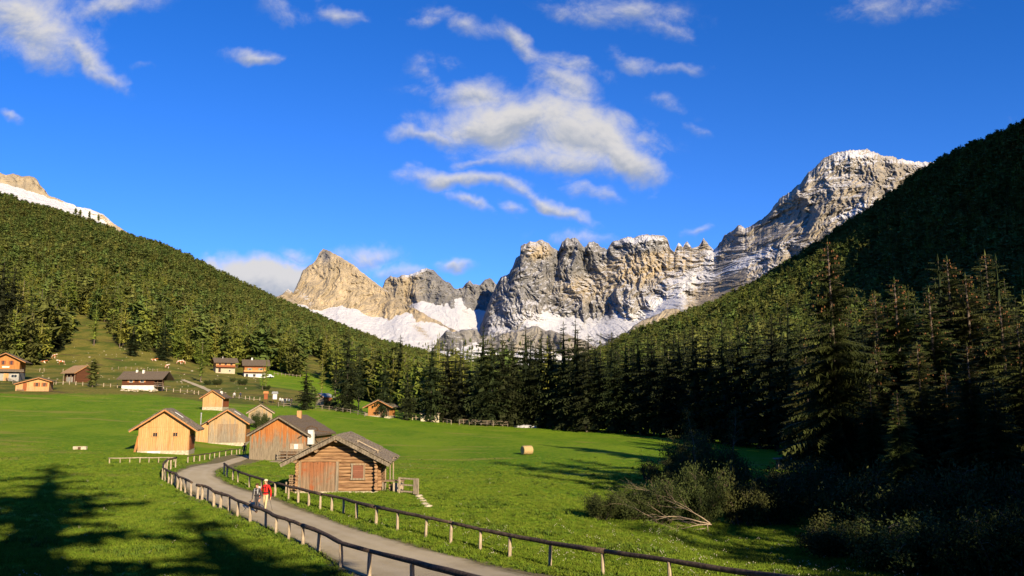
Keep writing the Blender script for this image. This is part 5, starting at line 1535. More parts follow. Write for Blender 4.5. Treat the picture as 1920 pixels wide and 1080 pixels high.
# ------------------------------------------------------------------ people
def flat_mat(name, c, rough=.85, spec=.15):
    m, t, b = new_mat(name, rough, spec)
    oc = t.node('ShaderNodeTexCoord').outputs['Object']
    n = t.noise(oc, 22, 3, .6)
    t.put(b.inputs['Base Color'], t.mix(n, tuple(q * .75 for q in c), tuple(min(1, q * 1.2) for q in c)))
    return m


M_SKIN = flat_mat('skin', (0.55, 0.30, 0.19)); M_HAIR = flat_mat('brown_hair', (0.07, 0.035, 0.018)); M_RED = flat_mat('red_jacket', (0.62, 0.025, 0.02)); M_TAN = flat_mat('tan_trousers', (0.55, 0.42, 0.24))
M_CHAR = flat_mat('charcoal_cloth', (0.055, 0.05, 0.055)); M_BLACK = flat_mat('black_cloth', (0.02, 0.02, 0.022)); M_BOOT = flat_mat('brown_boots', (0.12, 0.07, 0.04)); M_BEIGE = flat_mat('beige_cap', (0.62, 0.52, 0.34))
M_PALEC = flat_mat('pale_cloth', (0.55, 0.55, 0.55)); M_NAVY = flat_mat('navy_cloth', (0.03, 0.04, 0.07)); M_GREYS = flat_mat('grey_straps', (0.45, 0.45, 0.45))


def skin_body(name, J, E, root, mats, matfn, parent, sub=2):
    """J: name -> (x, y, z, radius); E: edges; one continuous surface by the Skin modifier"""
    names = list(J); idx = {n: i for i, n in enumerate(names)}
    me = bpy.data.meshes.new(name + '_cage')
    me.from_pydata([J[n][:3] for n in names], [(idx[a], idx[b]) for a, b in E], [])
    ob = bpy.data.objects.new(name + '_cage', me); COL.objects.link(ob)
    md = ob.modifiers.new('s', 'SKIN'); md.use_smooth_shade = True; md.branch_smoothing = .3
    sk = me.skin_vertices[0].data
    for n in names:
        r = J[n][3]; r = r if isinstance(r, tuple) else (r, r)
        sk[idx[n]].radius = r; sk[idx[n]].use_root = (n == root)
    m2 = ob.modifiers.new('u', 'SUBSURF'); m2.levels = sub; m2.render_levels = sub
    dg = bpy.context.evaluated_depsgraph_get(); dg.update()
    out = bpy.data.meshes.new_from_object(ob.evaluated_get(dg)); out.name = name
    bpy.data.objects.remove(ob); bpy.data.meshes.remove(me)
    out.materials.clear()
    for m in mats: out.materials.append(m)
    mi = [matfn(p.center) for p in out.polygons]
    out.polygons.foreach_set('material_index', mi); out.polygons.foreach_set('use_smooth', [True] * len(mi))
    return link_mesh(name, out, parent)


def person(label, u, v, h, yaw, top, trouser, step=.2, hat=None, hair=M_HAIR, pack=None, arms=((.27, .06, .80), (-.27, .06, .80)), fingers=True, group=None, lean=0.0, boots=M_BOOT, loc=None, sub=2, straps=None):
    """stands on the ground at (u, v), facing -y when yaw = 0; unit body height 1.78"""
    p = loc or at(u, v)
    o = empty('person', p, yaw, label, 'person', group)
    k = h / 1.78; o.scale = (k, k, k)
    s = step
    J = {'pel': (0, 0, .95, (.155, .115)), 'wst': (0, -.01 - lean * .3, 1.10, (.14, .105)), 'cst': (0, -.02 - lean, 1.30, (.175, .125)), 'shc': (0, -.01 - lean * 1.2, 1.44, (.13, .10)), 'nk': (0, -.02 - lean * 1.4, 1.52, .058), 'hd0': (0, -.045 - lean * 1.5, 1.60, (.078, .088)), 'hd1': (0, -.04 - lean * 1.5, 1.70, (.078, .092)), 'nose': (0, -.15 - lean * 1.5, 1.635, .014)}
    E = [('pel', 'wst'), ('wst', 'cst'), ('cst', 'shc'), ('shc', 'nk'), ('nk', 'hd0'), ('hd0', 'hd1'), ('hd0', 'nose')]
    for sd_, sg in (('l', 1), ('r', -1)):
        f = -s * sg; kb = .06 if f > 0 else .02
        J.update({'hip' + sd_: (.09 * sg, 0, .90, .098), 'kn' + sd_: (.105 * sg, f * .45 - .03, .50, .062), 'an' + sd_: (.11 * sg, f + (.04 if f > 0 else 0), .10 + (.04 if f > 0 else 0), .042), 'to' + sd_: (.12 * sg, f - .15, .045 if f <= 0 else .04, .038)})
        E += [('pel', 'hip' + sd_), ('hip' + sd_, 'kn' + sd_), ('kn' + sd_, 'an' + sd_), ('an' + sd_, 'to' + sd_)]
        hx, hy, hz = arms[0 if sg > 0 else 1]
        sx = .20 * sg; el = (.5 * (sx + hx) + .05 * sg, .5 * (-.02 + hy * -1) + .06, .5 * (1.42 + hz) + .0)
        J.update({'sh' + sd_: (sx, -.01 - lean, 1.42, .068), 'el' + sd_: (el[0], el[1] - lean, el[2], .046), 'wr' + sd_: (hx, -hy - lean, hz, .030), 'pm' + sd_: (hx + .005 * sg, -hy - .02 - lean, hz - .07, (.020, .034))})
        E += [('shc', 'sh' + sd_), ('sh' + sd_, 'el' + sd_), ('el' + sd_, 'wr' + sd_), ('wr' + sd_, 'pm' + sd_)]
        if fingers:
            for i in range(4):
                bx = hx + (.004) * sg; by = -hy - .02 - lean + (-.030 + .020 * i); L = (.062, .072, .068, .054)[i]
                J['f%d%sa' % (i, sd_)] = (bx, by, hz - .105, .0095); J['f%d%sb' % (i, sd_)] = (bx - .012 * sg, by, hz - .105 - L * .6, .0085); J['f%d%sc' % (i, sd_)] = (bx - .030 * sg, by, hz - .105 - L, .0075)
                E += [('pm' + sd_, 'f%d%sa' % (i, sd_)), ('f%d%sa' % (i, sd_), 'f%d%sb' % (i, sd_)), ('f%d%sb' % (i, sd_), 'f%d%sc' % (i, sd_))]
            J['t' + sd_] = (hx - .012 * sg, -hy - .06 - lean, hz - .075, .0105); J['u' + sd_] = (hx - .022 * sg, -hy - .075 - lean, hz - .11, .009)
            E += [('wr' + sd_, 't' + sd_), ('t' + sd_, 'u' + sd_)]

    hl = [Vector((J['wr' + q][0], J['wr' + q][1], J['wr' + q][2] - .09)) for q in 'lr']

    def mf(c):
        if c.z > 1.505: return 0
        if min((c - q).length for q in hl) < .115: return 0
        if c.z < .13: return 3
        if c.z < .92 and abs(c.x) < .21 and not min(abs(c.x - J['wr' + q][0]) for q in 'lr') < .045: return 2
        if c.z < .92 and abs(c.x) < .17: return 2
        return 1
    skin_body('body', J, E, 'pel', (M_SKIN, top, trouser, boots), mf, o, sub)
    hx, hy = 0, J['hd1'][1]
    b = MB()
    if hat:
        b.blob((0, hy + .005, 1.735), (.108, .122, .075), 3, .02, 12, 8); b.build('hat', hat, o, True)
        b = MB(); b.blob((0, hy - .09, 1.715), (.085, .08, .012), 3, .02, 12, 6); b.build('hat_brim', hat, o, True)
        b = MB(); b.blob((0, hy + .03, 1.66), (.10, .095, .085), 4, .03, 12, 8); b.build('hair', hair, o, True)
    else:
        b.blob((0, hy + .025, 1.705), (.103, .110, .090), 4, .04, 12, 8); b.build('hair', hair, o, True)
    b = MB()
    for q in (-.032, .032): b.blob((q, hy - .082, 1.655), (.012, .010, .008), 1, 0, 6, 4)
    b.build('eyes', M_BLACK, o)
    b = MB(); b.blob((0, hy - .085, 1.59), (.025, .010, .006), 1, 0, 8, 4); b.build('mouth', flat_mat('lips', (.35, .12, .1)), o)
    b = MB()
    for q in (-.083, .083): b.blob((q, hy + .005, 1.65), (.012, .02, .032), 1, 0, 6, 5)
    b.build('ears', M_SKIN, o)
    b = MB(); b.box(-.15, -.135 - lean * .3, 1.02, .15, .12, 1.075)
    b.build('belt', M_BLACK, o)
    if straps:
        b = MB()
        for q in (-.11, .11):
            b.beam((q, -.155 - lean, 1.46), (q * 1.05, -.165 - lean, 1.18), .035, .012); b.beam((q, -.155 - lean, 1.46), (q, .02, 1.50), .035, .012)
        b.beam((-.11, -.165 - lean, 1.36), (.11, -.165 - lean, 1.36), .012, .02, (0, 1, 0)); b.build('straps', straps, o)
    if pack:
        b = MB(); b.blob((0, .20 - lean, 1.27), (.17, .12, .27), 5, .04, 12, 8)
        pk = b.build('backpack', pack, o, True)
        b = MB(); b.blob((0, .22 - lean, 1.53), (.13, .09, .06), 6, .04, 10, 6); b.build('pack_lid', pack, pk, True)
    return o


pr = person('walker in a red jacket, tan trousers and beige cap on the path', 497, 958.5, 1.80, -.32, M_RED, M_TAN, .16, hat=M_BEIGE, pack=M_BLACK, arms=((.36, .03, .80), (-.36, .06, .80)), straps=M_BLACK)
pg = person('walker in dark grey with a light-strapped rucksack, left of the one in red', 481, 962, 1.66, -.15, M_CHAR, M_CHAR, .18, pack=M_GREYS, arms=((.24, .08, .86), (-.30, .02, .84)), straps=M_GREYS, lean=.04)
pd = person('dark-clothed person standing at the barn corner where the path ends', 457.5, 857.5, 1.72, .4, M_NAVY, M_NAVY, .1, arms=((.24, .05, .84), (-.25, .05, .84)), fingers=False)


def pole(x, y, ya, label, tilt, u=None):
    p0 = Vector((x, y, H(x, y)))
    o = empty('trekking_pole', p0, ya, label, 'trekking pole')
    b = MB(); b.tube([(tilt[0], tilt[1], .86 + tilt[2]), (0, 0, .02)], [.010, .006], 6); b.build('shaft', M_BLACK, o)
    b = MB(); b.tube([(tilt[0], tilt[1], .84 + tilt[2]), (tilt[0] * 1.12, tilt[1] * 1.12, .98 + tilt[2])], [.018, .016], 7); b.build('grip', M_BLACK, o)


import mathutils
for pe, hx, nm in ((pr, .36, 'thin black trekking pole in the left hand of the walker in red'), (pg, -.30, 'thin black trekking pole held slanting by the walker in grey')):
    w_ = pe.matrix_basis @ Vector((hx, -.10, .72)) if False else Vector(pe.location) + Matrix.Rotation(pe.rotation_euler.z, 3, 'Z') @ (Vector((hx, -.12, 0)) * pe.scale.x)
    pole(w_.x + (.12 if hx > 0 else -.55), w_.y + .2, 0, nm, (-.12 if hx > 0 else .55, -.2, -.14))
# the far gathering
gcl = [(M_PALEC, M_NAVY), (M_NAVY, M_NAVY), (M_PALEC, M_CHAR), (M_PALEC, M_NAVY), (M_CHAR, M_CHAR), (M_PALEC, M_BLACK)]
pg6 = [(529, 758.5), (534, 758.8), (537.5, 758), (541.5, 759), (546, 758.6), (525, 757.5)]
glab = ['third from the left, pale top', 'dark-clothed', 'pale top, in the middle', 'pale top, beside the dark spruce', 'dark-clothed, nearest the dark spruce', 'leftmost, pale top']
for i, (u, v) in enumerate(pg6):
    person('distant walker in the small group by the info boards, ' + glab[i], u, v, 1.7, i * .8, gcl[i][0], gcl[i][1], .08, fingers=False, group='walkers gathered by the info boards', sub=1)
person('distant walker with a pale top behind the fence right of the small golden hut', 439, 747.5, 1.7, .5, M_PALEC, M_CHAR, .1, fingers=False, sub=1)
person('distant walker in dark clothes behind the fence right of the small golden hut', 450.5, 747.5, 1.7, .5, M_NAVY, M_BLACK, .1, fingers=False, sub=1)

# ------------------------------------------------------------------ cattle
M_COW = None
def cow_mat():
    m, t, b = new_mat('brown_and_white_hide', .85, .1)
    oc = t.node('ShaderNodeTexCoord').outputs['Object']
    n = t.noise(oc, 1.7, 2, .5)
    t.put(b.inputs['Base Color'], t.mix(t.smooth(n, .50, .54), (0.30, 0.10, 0.035), (0.72, 0.66, 0.55)))
    return m


M_COW = cow_mat()


def cow(label, u, v, yaw, lying=False):
    p = at(u, v); o = empty('cow', p, yaw, label, 'cow', 'cattle on the upper pasture'); o.scale = (1.15,) * 3
    g = .55 if lying else 0
    J = {'pel': (-.62, 0, 1.18 - g, (.27, .30)), 'bel': (-.1, 0, 1.08 - g, (.34, .34)), 'che': (.45, 0, 1.10 - g, (.30, .36)), 'wit': (.72, 0, 1.28 - g, (.18, .22)), 'nk': (1.0, .04, 1.38 - g, .15), 'hd': (1.22, .08, 1.45 - g, .13), 'mz': (1.50, .12, 1.28 - g, .085),
         'e1': (1.16, .24, 1.52 - g, .03), 'e2': (1.18, -.10, 1.52 - g, .03), 'tl': (-.90, 0, 1.22 - g, .035), 'tl2': (-.95, 0, .62 - g * .5, .03)}
    E = [('pel', 'bel'), ('bel', 'che'), ('che', 'wit'), ('wit', 'nk'), ('nk', 'hd'), ('hd', 'mz'), ('hd', 'e1'), ('hd', 'e2'), ('pel', 'tl'), ('tl', 'tl2')]
    for sg, q in ((1, 'l'), (-1, 'r')):
        if lying:
            J.update({'a' + q: (.5, .25 * sg, .35, .10), 'b' + q: (.85, .32 * sg, .10, .07), 'c' + q: (.6, .36 * sg, .06, .05), 'h' + q: (-.55, .28 * sg, .4, .15), 'k' + q: (-.2, .42 * sg, .12, .09), 'm' + q: (-.5, .48 * sg, .07, .05)})
        else:
            J.update({'a' + q: (.5, .17 * sg, .80, .12), 'b' + q: (.52, .17 * sg, .42, .065), 'c' + q: (.5, .17 * sg, .03, .055), 'h' + q: (-.66, .18 * sg, .90, .17), 'k' + q: (-.84, .18 * sg, .50, .07), 'm' + q: (-.74, .18 * sg, .03, .055)})
        E += [('che', 'a' + q), ('a' + q, 'b' + q), ('b' + q, 'c' + q), ('pel', 'h' + q), ('h' + q, 'k' + q), ('k' + q, 'm' + q)]
    skin_body('body', J, E, 'pel', (M_COW,), lambda c: 0, o, 1)
    b = MB()
    for sg in (1, -1): b.tube([(1.16, .08 + .07 * sg, 1.55 - g), (1.16, .08 + .2 * sg, 1.62 - g), (1.2, .08 + .24 * sg, 1.72 - g)], [.03, .022, .006], 6)
    b.build('horns', M_STONE, o)


cow('brown and white cow lying on the pasture, leftmost of the three at left', 80, 681, .2, True)
cow('brown and white cow standing uphill of the other two at left', 101, 672.5, -.4)
cow('brown cow with a white belly, lowest and rightmost of the three at left', 114.5, 684, 3.6)
cow('whitish cow at the foot of the dark dense spruce', 288, 677, .3, True)
cow('brown and white cow on the pasture left of the wide dark larch', 336, 683, .1)
cow('second brown and white cow, right beside the one left of the dark larch', 343, 683.5, 2.9)
cow('pale calf standing alone above the long fence', 313, 691, 1.3)

# ------------------------------------------------------------------ car, boards, bale, trough, covered pile
p = at(503.5, 708.5); o = empty('parked_car', p, math.radians(-12), 'small white car parked at the right of the farmhouses', 'car')
b = MB(); b.add([(-2, -.85, .35), (2, -.85, .35), (2, .85, .35), (-2, .85, .35), (-2.05, -.82, .85), (2.05, -.82, .80), (2.05, .82, .80), (-2.05, .82, .85), (-1.5, -.70, 1.45), (.75, -.70, 1.45), (.75, .70, 1.45), (-1.5, .70, 1.45), (-1.95, -.82, .9), (1.25, -.82, .9), (1.25, .82, .9), (-1.95, .82, .9)],
                 [(3, 2, 1, 0), (0, 1, 5, 4), (1, 2, 6, 5), (2, 3, 7, 6), (3, 0, 4, 7), (4, 5, 13, 12), (5, 6, 14, 13), (6, 7, 15, 14), (7, 4, 12, 15), (12, 13, 9, 8), (13, 14, 10, 9), (14, 15, 11, 10), (15, 12, 8, 11), (8, 9, 10, 11)])
b.build('body', flat_mat('white_car_paint', (.75, .75, .75), .3, .5), o)
boxpart(o, 'side_window', M_GLASS, (-1.4, -.80, .98, .6, -.775, 1.36)); boxpart(o, 'side_window', M_GLASS, (-1.4, .775, .98, .6, .80, 1.36))
for x_ in (-1.25, 1.3):
    for y_ in (-.88, .70):
        b = MB(); b.tube([(x_, y_, .33), (x_, y_ + .18, .33)], .33, 14); b.build('wheel', M_BLACK, o)


def info_board(label, u, v, top_mat, sheet, yaw, h, wd):
    p = at(u, v); o = empty('information_board', p, yaw, label, 'information board')
    boxpart(o, 'post', M_BEAM, (-wd / 2, -.05, -.2, -wd / 2 + .1, .05, h * .8)); boxpart(o, 'post', M_BEAM, (wd / 2 - .1, -.05, -.2, wd / 2, .05, h * .8))
    boxpart(o, 'panel', sheet, (-wd / 2 + .104, -.04, h * .35, wd / 2 - .104, .02, h * .8))
    b = MB(); b.prism([(-wd / 2 - .15, h * .8 + .004), (wd / 2 + .15, h * .8 + .004), (wd / 2 + .05, h), (-wd / 2 - .05, h)], -.25, .25); b.build('roof', top_mat, o)


info_board('taller orange-roofed information board, left of the pair above the small hut', 498, 757, M_TRIM, M_REDW, .1, 3.0, 1.0)
info_board('wider grey-roofed information board with a pale sheet, right of the pair', 515, 756.5, M_TIN, M_TARP, .1, 2.9, 1.2)

p = at(988, 852.5); o = empty('hay_bale', p, math.radians(28), 'round straw bale lying alone in the middle of the right meadow', 'hay bale')
b = MB(); n = 22; rn = random.Random(4); vs = []; rings = [(-.62, .35), (-.64, .52), (-.60, .56), (-.3, .57), (0, .575), (.3, .57), (.60, .56), (.64, .52), (.62, .35)]
for (x_, r) in rings:
    for j in range(n):
        a = 6.283 * j / n; rr = r * (1 + rn.uniform(-.02, .02)); vs.append((x_, rr * math.cos(a), .54 + rr * math.sin(a) * (1 if math.sin(a) > 0 else .93)))
fs = [(i * n + j, i * n + (j + 1) % n, (i + 1) * n + (j + 1) % n, (i + 1) * n + j) for i in range(len(rings) - 1) for j in range(n)]
fs += [tuple(range(n - 1, -1, -1)), tuple((len(rings) - 1) * n + j for j in range(n))]
b.add(vs, fs); b.build('bale', M_STRAW, o, True)
boxpart(o, 'twine', M_GREYS, *[(x_, -.05, 1.10, x_ + .012, .05, 1.122) for x_ in (-.4, 0, .4)])

p = at(150, 843); o = empty('water_trough', p, .1, 'small pale trough lying alone on the left meadow', 'trough')
b = MB(); b.box(-.7, -.2, .0, .7, -.14, .36); b.box(-.7, .14, .0, .7, .2, .36); b.box(-.7, -.138, .0, -.6, .138, .36); b.box(.6, -.138, .0, .7, .138, .36); b.box(-.598, -.138, .0, .598, .138, .08)
b.build('basin', M_STONE, o); boxpart(o, 'stand', M_BEAM, (-.15, -.26, -.1, .15, -.204, .30))

p = at(985, 802); o = empty('covered_pile', p, math.radians(-4), 'long low pile under pale tarpaulin at the foot of the dark wood', 'covered pile')
b = MB(); rn = random.Random(8); prof = []
vs = []; n = 15
for i in range(n):
    x_ = -2.6 + 5.2 * i / (n - 1); e = math.sin(math.pi * min(max(i / (n - 1), .06), .94)) ** .3; h_ = .72 * e * rn.uniform(.85, 1.1)
    for (y_, z_) in ((-.8, -.1), (-.7, .4), (-.35, .85), (.35, .9), (.7, .45), (.8, -.1)): vs.append((x_, y_ * e, z_ * h_ if z_ > 0 else z_))
b.add(vs, [(i * 6 + j, i * 6 + j + 1, (i + 1) * 6 + j + 1, (i + 1) * 6 + j) for i in range(n - 1) for j in range(5)] + [tuple(range(5, -1, -1)), tuple((n - 1) * 6 + j for j in range(6))])
b.build('tarpaulin', mat_simple('grey_tarpaulin', (0.28, 0.28, 0.27), (0.45, 0.44, 0.42), 2.5, .6), o, True)
b = MB()
for i in range(5): b.tube([(-2.2 + i, -1.0, .08), (-2.2 + i, .9, .08)], .09, 6)
b.build('bearers', M_GREYW, o)

# pale stones strewn over the upper pasture
st = []; rn = random.Random(12); b = MB()
p0 = at(200, 690)
o = None
for i in range(140):
    u = rn.uniform(70, 480); v = rn.uniform(650, 712)
    if u > 330: v = rn.uniform(690, 740)
    q = at(u, v, 185)
    if q.y > 420: continue
    r = rn.uniform(.10, .26) * (1.6 if rn.random() < .1 else 1); q -= p0
    b.blob((q.x, q.y, q.z + r * .2), (r * 1.2, r, r * .6), i, .3, 6, 4)
o = b.build('stones', M_STONE); o.location = p0
tag(o, 'pale stones strewn over the upper pasture', 'stones', kind='stuff')

# ------------------------------------------------------------------ bushes
def bush_mesh(seed, rx_, ry_, rz_, nst, nl, leaf=.07, dead=0.0, leafmat=M_BUSH, spread=1.0):
    rn = random.Random(seed); b = MB(); V = []; T = []; tone = []
    tips = []
    for i in range(nst):
        a = rn.uniform(0, 6.28); r0 = rn.uniform(0, .35)
        p = Vector((math.cos(a) * r0 * rx_, math.sin(a) * r0 * ry_, 0)); d = Vector((math.cos(a) * spread * rn.uniform(.3, 1), math.sin(a) * spread * rn.uniform(.3, 1), rn.uniform(.6, 1.3))).normalized()
        L = rn.uniform(.6, 1.0); pts = [p.copy()]
        for k in range(5):
            p = p + Vector((d.x * rx_, d.y * ry_, d.z * rz_)) * L / 5; d = (d + Vector((rn.uniform(-.25, .25), rn.uniform(-.25, .25), rn.uniform(-.2, .12)))).normalized(); pts.append(p.copy())
            if k > 0:
                for _ in range(2):
                    e = p + Vector((rn.uniform(-1, 1) * rx_, rn.uniform(-1, 1) * ry_, rn.uniform(-.2, .8) * rz_)) * .22
                    b.tube([p, (p + e) / 2 + Vector((0, 0, .03)), e], [.010, .007, .003], 3, False); tips.append(e)
        b.tube(pts, [.03, .026, .021, .016, .011, .005], 5, False); tips += pts[2:]
    V = []; T = []
    for i in range(nl):
        c = rn.choice(tips); q = c + Vector((rn.gauss(0, .10) * rx_, rn.gauss(0, .10) * ry_, rn.gauss(0, .09) * rz_))
        if q.z < .02: q.z = abs(q.z) + .03
        s_ = leaf * rn.uniform(.6, 1.4)
        a1 = Vector((rn.gauss(0, 1), rn.gauss(0, 1), rn.gauss(0, 1))).normalized(); a2 = a1.cross(Vector((rn.gauss(0, 1), rn.gauss(0, 1), rn.gauss(0, 1)))).normalized()
        n = len(V); V += [q - a1 * s_, q + a2 * s_ * .45, q + a1 * s_, q - a2 * s_ * .45]; T.append((n, n + 1, n + 2, n + 3)); k = rn.random(); tone += [k] * 4
    return b.mesh('stems', M_TWIG, True), np_mesh('foliage', np.array([tuple(q) for q in V]), np.array(T), (leafmat,), False, {'tone': np.array(tone)})


BM = [bush_mesh(1, 1, 1, 1, 22, 16000, .030), bush_mesh(2, 1, 1, 1, 18, 14000, .032), bush_mesh(3, 1, 1, 1, 26, 19000, .028), bush_mesh(4, 1, 1, 1, 12, 2200, .028)]


def bush(u, v, wpx, hpx, k, label, group=None, dmin=10, name='bush'):
    p = at(u, v, dmin); s = p.y / F
    o = empty(name, p, u * .7, label, 'bush', group)
    o.scale = (wpx * s / 2 / 1.0, wpx * s / 2 * .9, hpx * s / 1.15)
    link_mesh('stems', BM[k][0], o); link_mesh('foliage', BM[k][1], o)


bush(487, 803, 40, 31, 1, 'round half-bare bush in front of the weathered hut with pale barge boards')
bush(1130, 974, 80, 52, 0, 'low willow bush at the left end of the thicket by the meadow')
bush(1180, 976, 100, 68, 2, 'second willow bush from the left end of the thicket')
bush(1240, 980, 120, 85, 0, 'broad willow bush behind the bleached fallen branches')
bush(1318, 985, 110, 120, 2, 'tall dark bush right of the fallen branches')
bush(1392, 985, 120, 95, 1, 'dark bush in the shade right of the tall one')
bush(1210, 900, 60, 52, 3, 'sparse bush standing up against the shaded meadow streaks')
bush(1295, 915, 110, 110, 2, 'big round bush in the middle of the thicket')
bush(1250, 930, 80, 70, 1, 'mid-sized bush behind the broad willow bush')
bush(1370, 925, 100, 90, 0, 'dark bush behind the thicket, near the low shelter')
bush(1460, 985, 150, 110, 2, 'shaded bush left below the great spruce')
bush(1540, 970, 160, 110, 0, 'shaded bush at the foot of the great spruce')
bush(1640, 1010, 200, 130, 1, 'shaded bush in the dark right foreground, first of three')
bush(1760, 1030, 220, 140, 2, 'shaded bush in the dark right foreground, second of three')
bush(1880, 1040, 220, 170, 0, 'shaded bush in the dark right foreground, last at the edge')
bush(1560, 1045, 150, 70, 1, 'shaded bush at the meadow corner, bottom right, left one')
bush(1690, 1075, 230, 120, 2, 'shaded bush in the bottom right corner, middle one')
bush(1850, 1095, 240, 150, 0, 'shaded bush in the bottom right corner, rightmost one')
for i, (u, v, w_, h_) in enumerate([(408, 722, 26, 12), (455, 722, 24, 12), (436, 716, 14, 8), (500, 731, 18, 9), (620, 766, 34, 16), (390, 722, 18, 10)]):
    bush(u, v, w_, h_, 1, ['dark scrub on the bank left below the farmhouses', 'dark scrub straight below the white-based farmhouse', 'small scrub between the farm bushes', 'scrub at the feet of the bare-stemmed larches', 'wide scrub right of the grey-roofed hut', 'scrub at the foot of the wide dark larch'][i], dmin=150)


# young slender trees standing in the thicket
def young_tree(u, v, hpx, label, seed):
    p = at(u, v); s = p.y / F; h = hpx * s; rn = random.Random(seed)
    o = empty('young_tree', p, 0, label, 'tree')
    b = MB(); V = []; T = []; tn = []
    pts = [Vector((0, 0, -.1))]; d = Vector((rn.uniform(-.15, .15), 0, 1))
    for k in range(8): pts.append(pts[-1] + d * h / 8); d = (d + Vector((rn.uniform(-.12, .12), rn.uniform(-.12, .12), 0))).normalized()
    b.tube(pts, [.06 * (1 - k / 9) + .008 for k in range(9)], 6, False)
    for k in range(46):
        f = rn.uniform(.25, .98); q = pts[int(f * 8)].lerp(pts[min(int(f * 8) + 1, 8)], f * 8 % 1); a = rn.uniform(0, 6.28); L = h * .22 * (1.15 - f) * rn.uniform(.7, 1.3)
        m_ = q + Vector((math.cos(a) * L * .5, math.sin(a) * L * .5, L * .45)); e = q + Vector((math.cos(a) * L, math.sin(a) * L, L * .7))
        b.tube([q, m_, e], [.016, .010, .004], 3, False)
        for j in range(34):
            c = m_.lerp(e, rn.uniform(-.2, 1.1)) + Vector((rn.gauss(0, .12), rn.gauss(0, .12), rn.gauss(0, .1))); a1 = Vector((rn.gauss(0, 1), rn.gauss(0, 1), rn.gauss(0, 1))).normalized() * .06; a2 = a1.cross(Vector((rn.gauss(0, 1), rn.gauss(0, 1), 1))).normalized() * .03
            n = len(V); V += [tuple(c - a1), tuple(c + a2), tuple(c + a1), tuple(c - a2)]; T.append((n, n + 1, n + 2, n + 3)); tn += [rn.random()] * 4
    b.build('trunk', M_TWIG, o, True); link_mesh('crown', np_mesh('crown', np.array(V), np.array(T), (M_BUSH,), False, {'tone': np.array(tn)}), o)


young_tree(1312, 935, 165, 'slender forked young tree rising above the thicket, left one', 1)
young_tree(1362, 930, 160, 'slender young tree rising above the thicket, right one', 2)

# bleached fallen branches
def limb(b, p, d, L, r, rn, depth):
    pts = [p.copy()]; rad = [r]
    n = 7
    for k in range(n):
        d = (d + Vector((rn.uniform(-.22, .22), rn.uniform(-.2, .2), rn.uniform(-.16, .14)))).normalized(); p = p + d * L / n
        pts.append(p.copy()); rad.append(r * (1 - .8 * (k + 1) / n))
        if depth > 0 and k > 0 and rn.random() < .85:
            limb(b, p, (d + Vector((rn.uniform(-.7, .7), rn.uniform(-.6, .6), rn.uniform(-.3, .6)))).normalized(), L * rn.uniform(.35, .6), r * .55 * (1 - .6 * k / n), rn, depth - 1)
    b.tube(pts, rad, 5, False)


p = at(1322, 992); o = empty('fallen_branch', p + Vector((0, -1.2, .1)), 0, 'bleached bare branches sprawling to the left out of the thicket', 'fallen branch')
b = MB(); rn = random.Random(21)
limb(b, Vector((0, 0, .55)), Vector((-1, -.1, .25)), 5.2, .06, rn, 2); limb(b, Vector((.1, 0, .5)), Vector((-1, -.2, .0)), 3.6, .05, rn, 2); limb(b, Vector((0, 0, .6)), Vector((-.8, -.1, .55)), 5.0, .05, rn, 2)
limb(b, Vector((-.2, 0, .5)), Vector((-.25, -.1, -.6)), .9, .04, rn, 1); limb(b, Vector((-.4, -.1, .2)), Vector((-1, -.2, -.05)), 3.8, .045, rn, 1)
o.scale = (.72, .72, .62)
b.build('branches', mat_simple('bleached_branch', (0.24, 0.175, 0.11), (0.38, 0.30, 0.21), 8, .9, bmp=0), o, True)

# ------------------------------------------------------------------ grass, weeds and flowers near the path
def tuft(name, seed, n, h, wd, mat, spread=.12):
    rn = random.Random(seed); V = []; T = []; tn = []
    for i in range(n):
        a = rn.uniform(0, 6.28); r = rn.uniform(0, spread); x, y = r * math.cos(a), r * math.sin(a); hh = h * rn.uniform(.5, 1.1); b_ = rn.uniform(0, 6.28); lx, ly = math.cos(b_) * hh * .5, math.sin(b_) * hh * .5; wx, wy = -math.sin(b_) * wd, math.cos(b_) * wd
        k = len(V); V += [(x - wx, y - wy, 0), (x + wx, y + wy, 0), (x + lx * .4, y + ly * .4, hh * .7), (x + lx, y + ly, hh)]
        T += [(k, k + 1, k + 2), (k + 1, k + 3, k + 2)]; tn += [rn.random()] * 4
    return bpy.data.objects.new(name, np_mesh(name, np.array(V), np.array(T), (mat,), False, {'tone': np.array(tn)}))


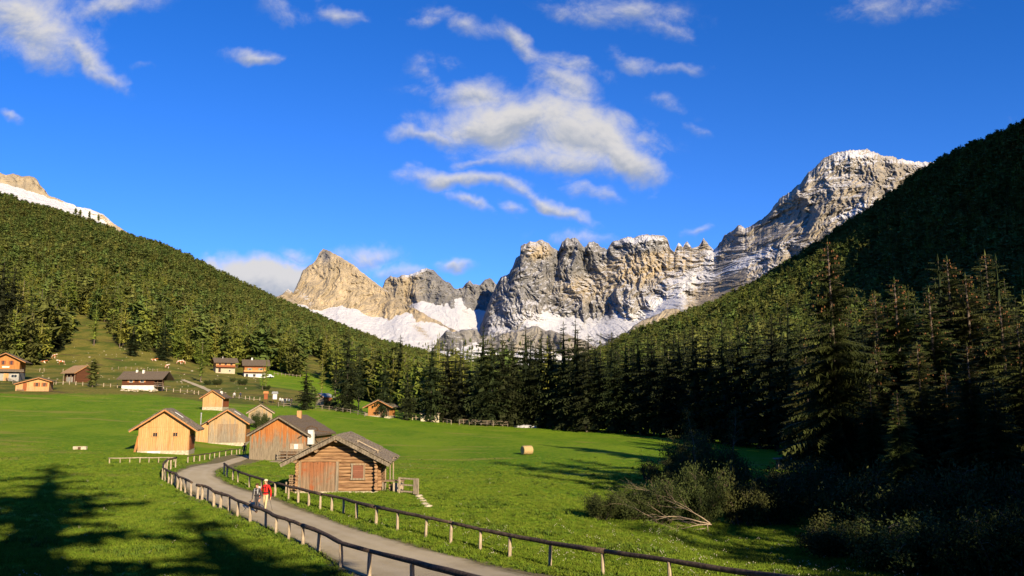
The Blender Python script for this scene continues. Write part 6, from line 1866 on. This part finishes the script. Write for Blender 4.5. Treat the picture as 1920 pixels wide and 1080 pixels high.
M_BLADE = mat_leaf('grass_blades', (0.066, 0.118, 0.007), (0.108, 0.168, 0.012), (0.145, 0.158, 0.020), .5)
M_WEED = mat_leaf('weed_leaves', (0.040, 0.080, 0.007), (0.072, 0.120, 0.013), (0.08, 0.10, 0.014), .5)
M_PETAL = flat_mat('pale_seed_heads', (0.40, 0.36, 0.28))
gc = bpy.data.collections.new('grass_kinds')
for i in range(4): gc.objects.link(tuft('g%d' % i, i, 16, .13, .008, M_BLADE, .2))
for i in range(2): gc.objects.link(tuft('w%d' % i, 10 + i, 12, .20, .022, M_WEED, .12))
fl = MB(); rn = random.Random(1)
for i in range(3):
    x, y = rn.uniform(-.1, .1), rn.uniform(-.1, .1); h_ = rn.uniform(.18, .28); fl.m = 0; fl.beam((x, y, 0), (x + .02, y, h_), .006, .006); fl.m = 1; fl.blob((x + .02, y, h_), (.015, .015, .015), i, .2, 5, 4)
gc.objects.link(bpy.data.objects.new('x0', fl.mesh('x0', (M_WEED, M_PETAL))))
rs = np.random.RandomState(77)


def lay(n, dmin, dmax, umin, umax):
    D = dmin * (dmax / dmin) ** rs.rand(n); u = rs.uniform(umin, umax, n); x = (u - 960) / F * D
    return x, D


X1, Y1 = lay(165000, 26, 105, -60, 1950)
pd_ = path_dist(X1, Y1)
ok = (pd_ > .05) & ((fbm(X1 / 2.5, Y1 / 2.5, 2, 5) + rs.uniform(-.9, .9, len(X1))) > -.15) & (rs.rand(len(X1)) > sst(Y1, 60, 105))
X1 = X1[ok]; Y1 = Y1[ok]; pd_ = pd_[ok]
n = len(X1); kx = rs.randint(0, 4, n); sc = rs.uniform(.5, 1.25, n)
clump = fbm(X1 / 3.2, Y1 / 3.2, 2, 15)
wk = (clump > .38) & (rs.rand(n) < .30); kx[wk] = 4 + rs.randint(0, 2, wk.sum()); sc[wk] *= 1.1
bd = (pd_ < .8) & (rs.rand(n) < .22); kx[bd] = 4 + rs.randint(0, 2, bd.sum())
side = X1 > np.interp(Y1, [26, 31, 38, 45, 60], [2, -1, -6, -10, -14])
fk = (rs.rand(n) < np.where(side & (Y1 < 42) & (pd_ > 1.0), .018, .002)); kx[fk] = 6; sc[fk] = rs.uniform(.7, 1.3, fk.sum())
instancer('grass', np.stack([X1, Y1, height(X1, Y1) - .01], 1), kx, np.stack([sc, sc, sc], 1), rs.uniform(0, 6.28, n), gc, 'short meadow grass, weeds and pale seed heads on both sides of the path', 'grass', rs.uniform(-.2, .2, (n, 2)))
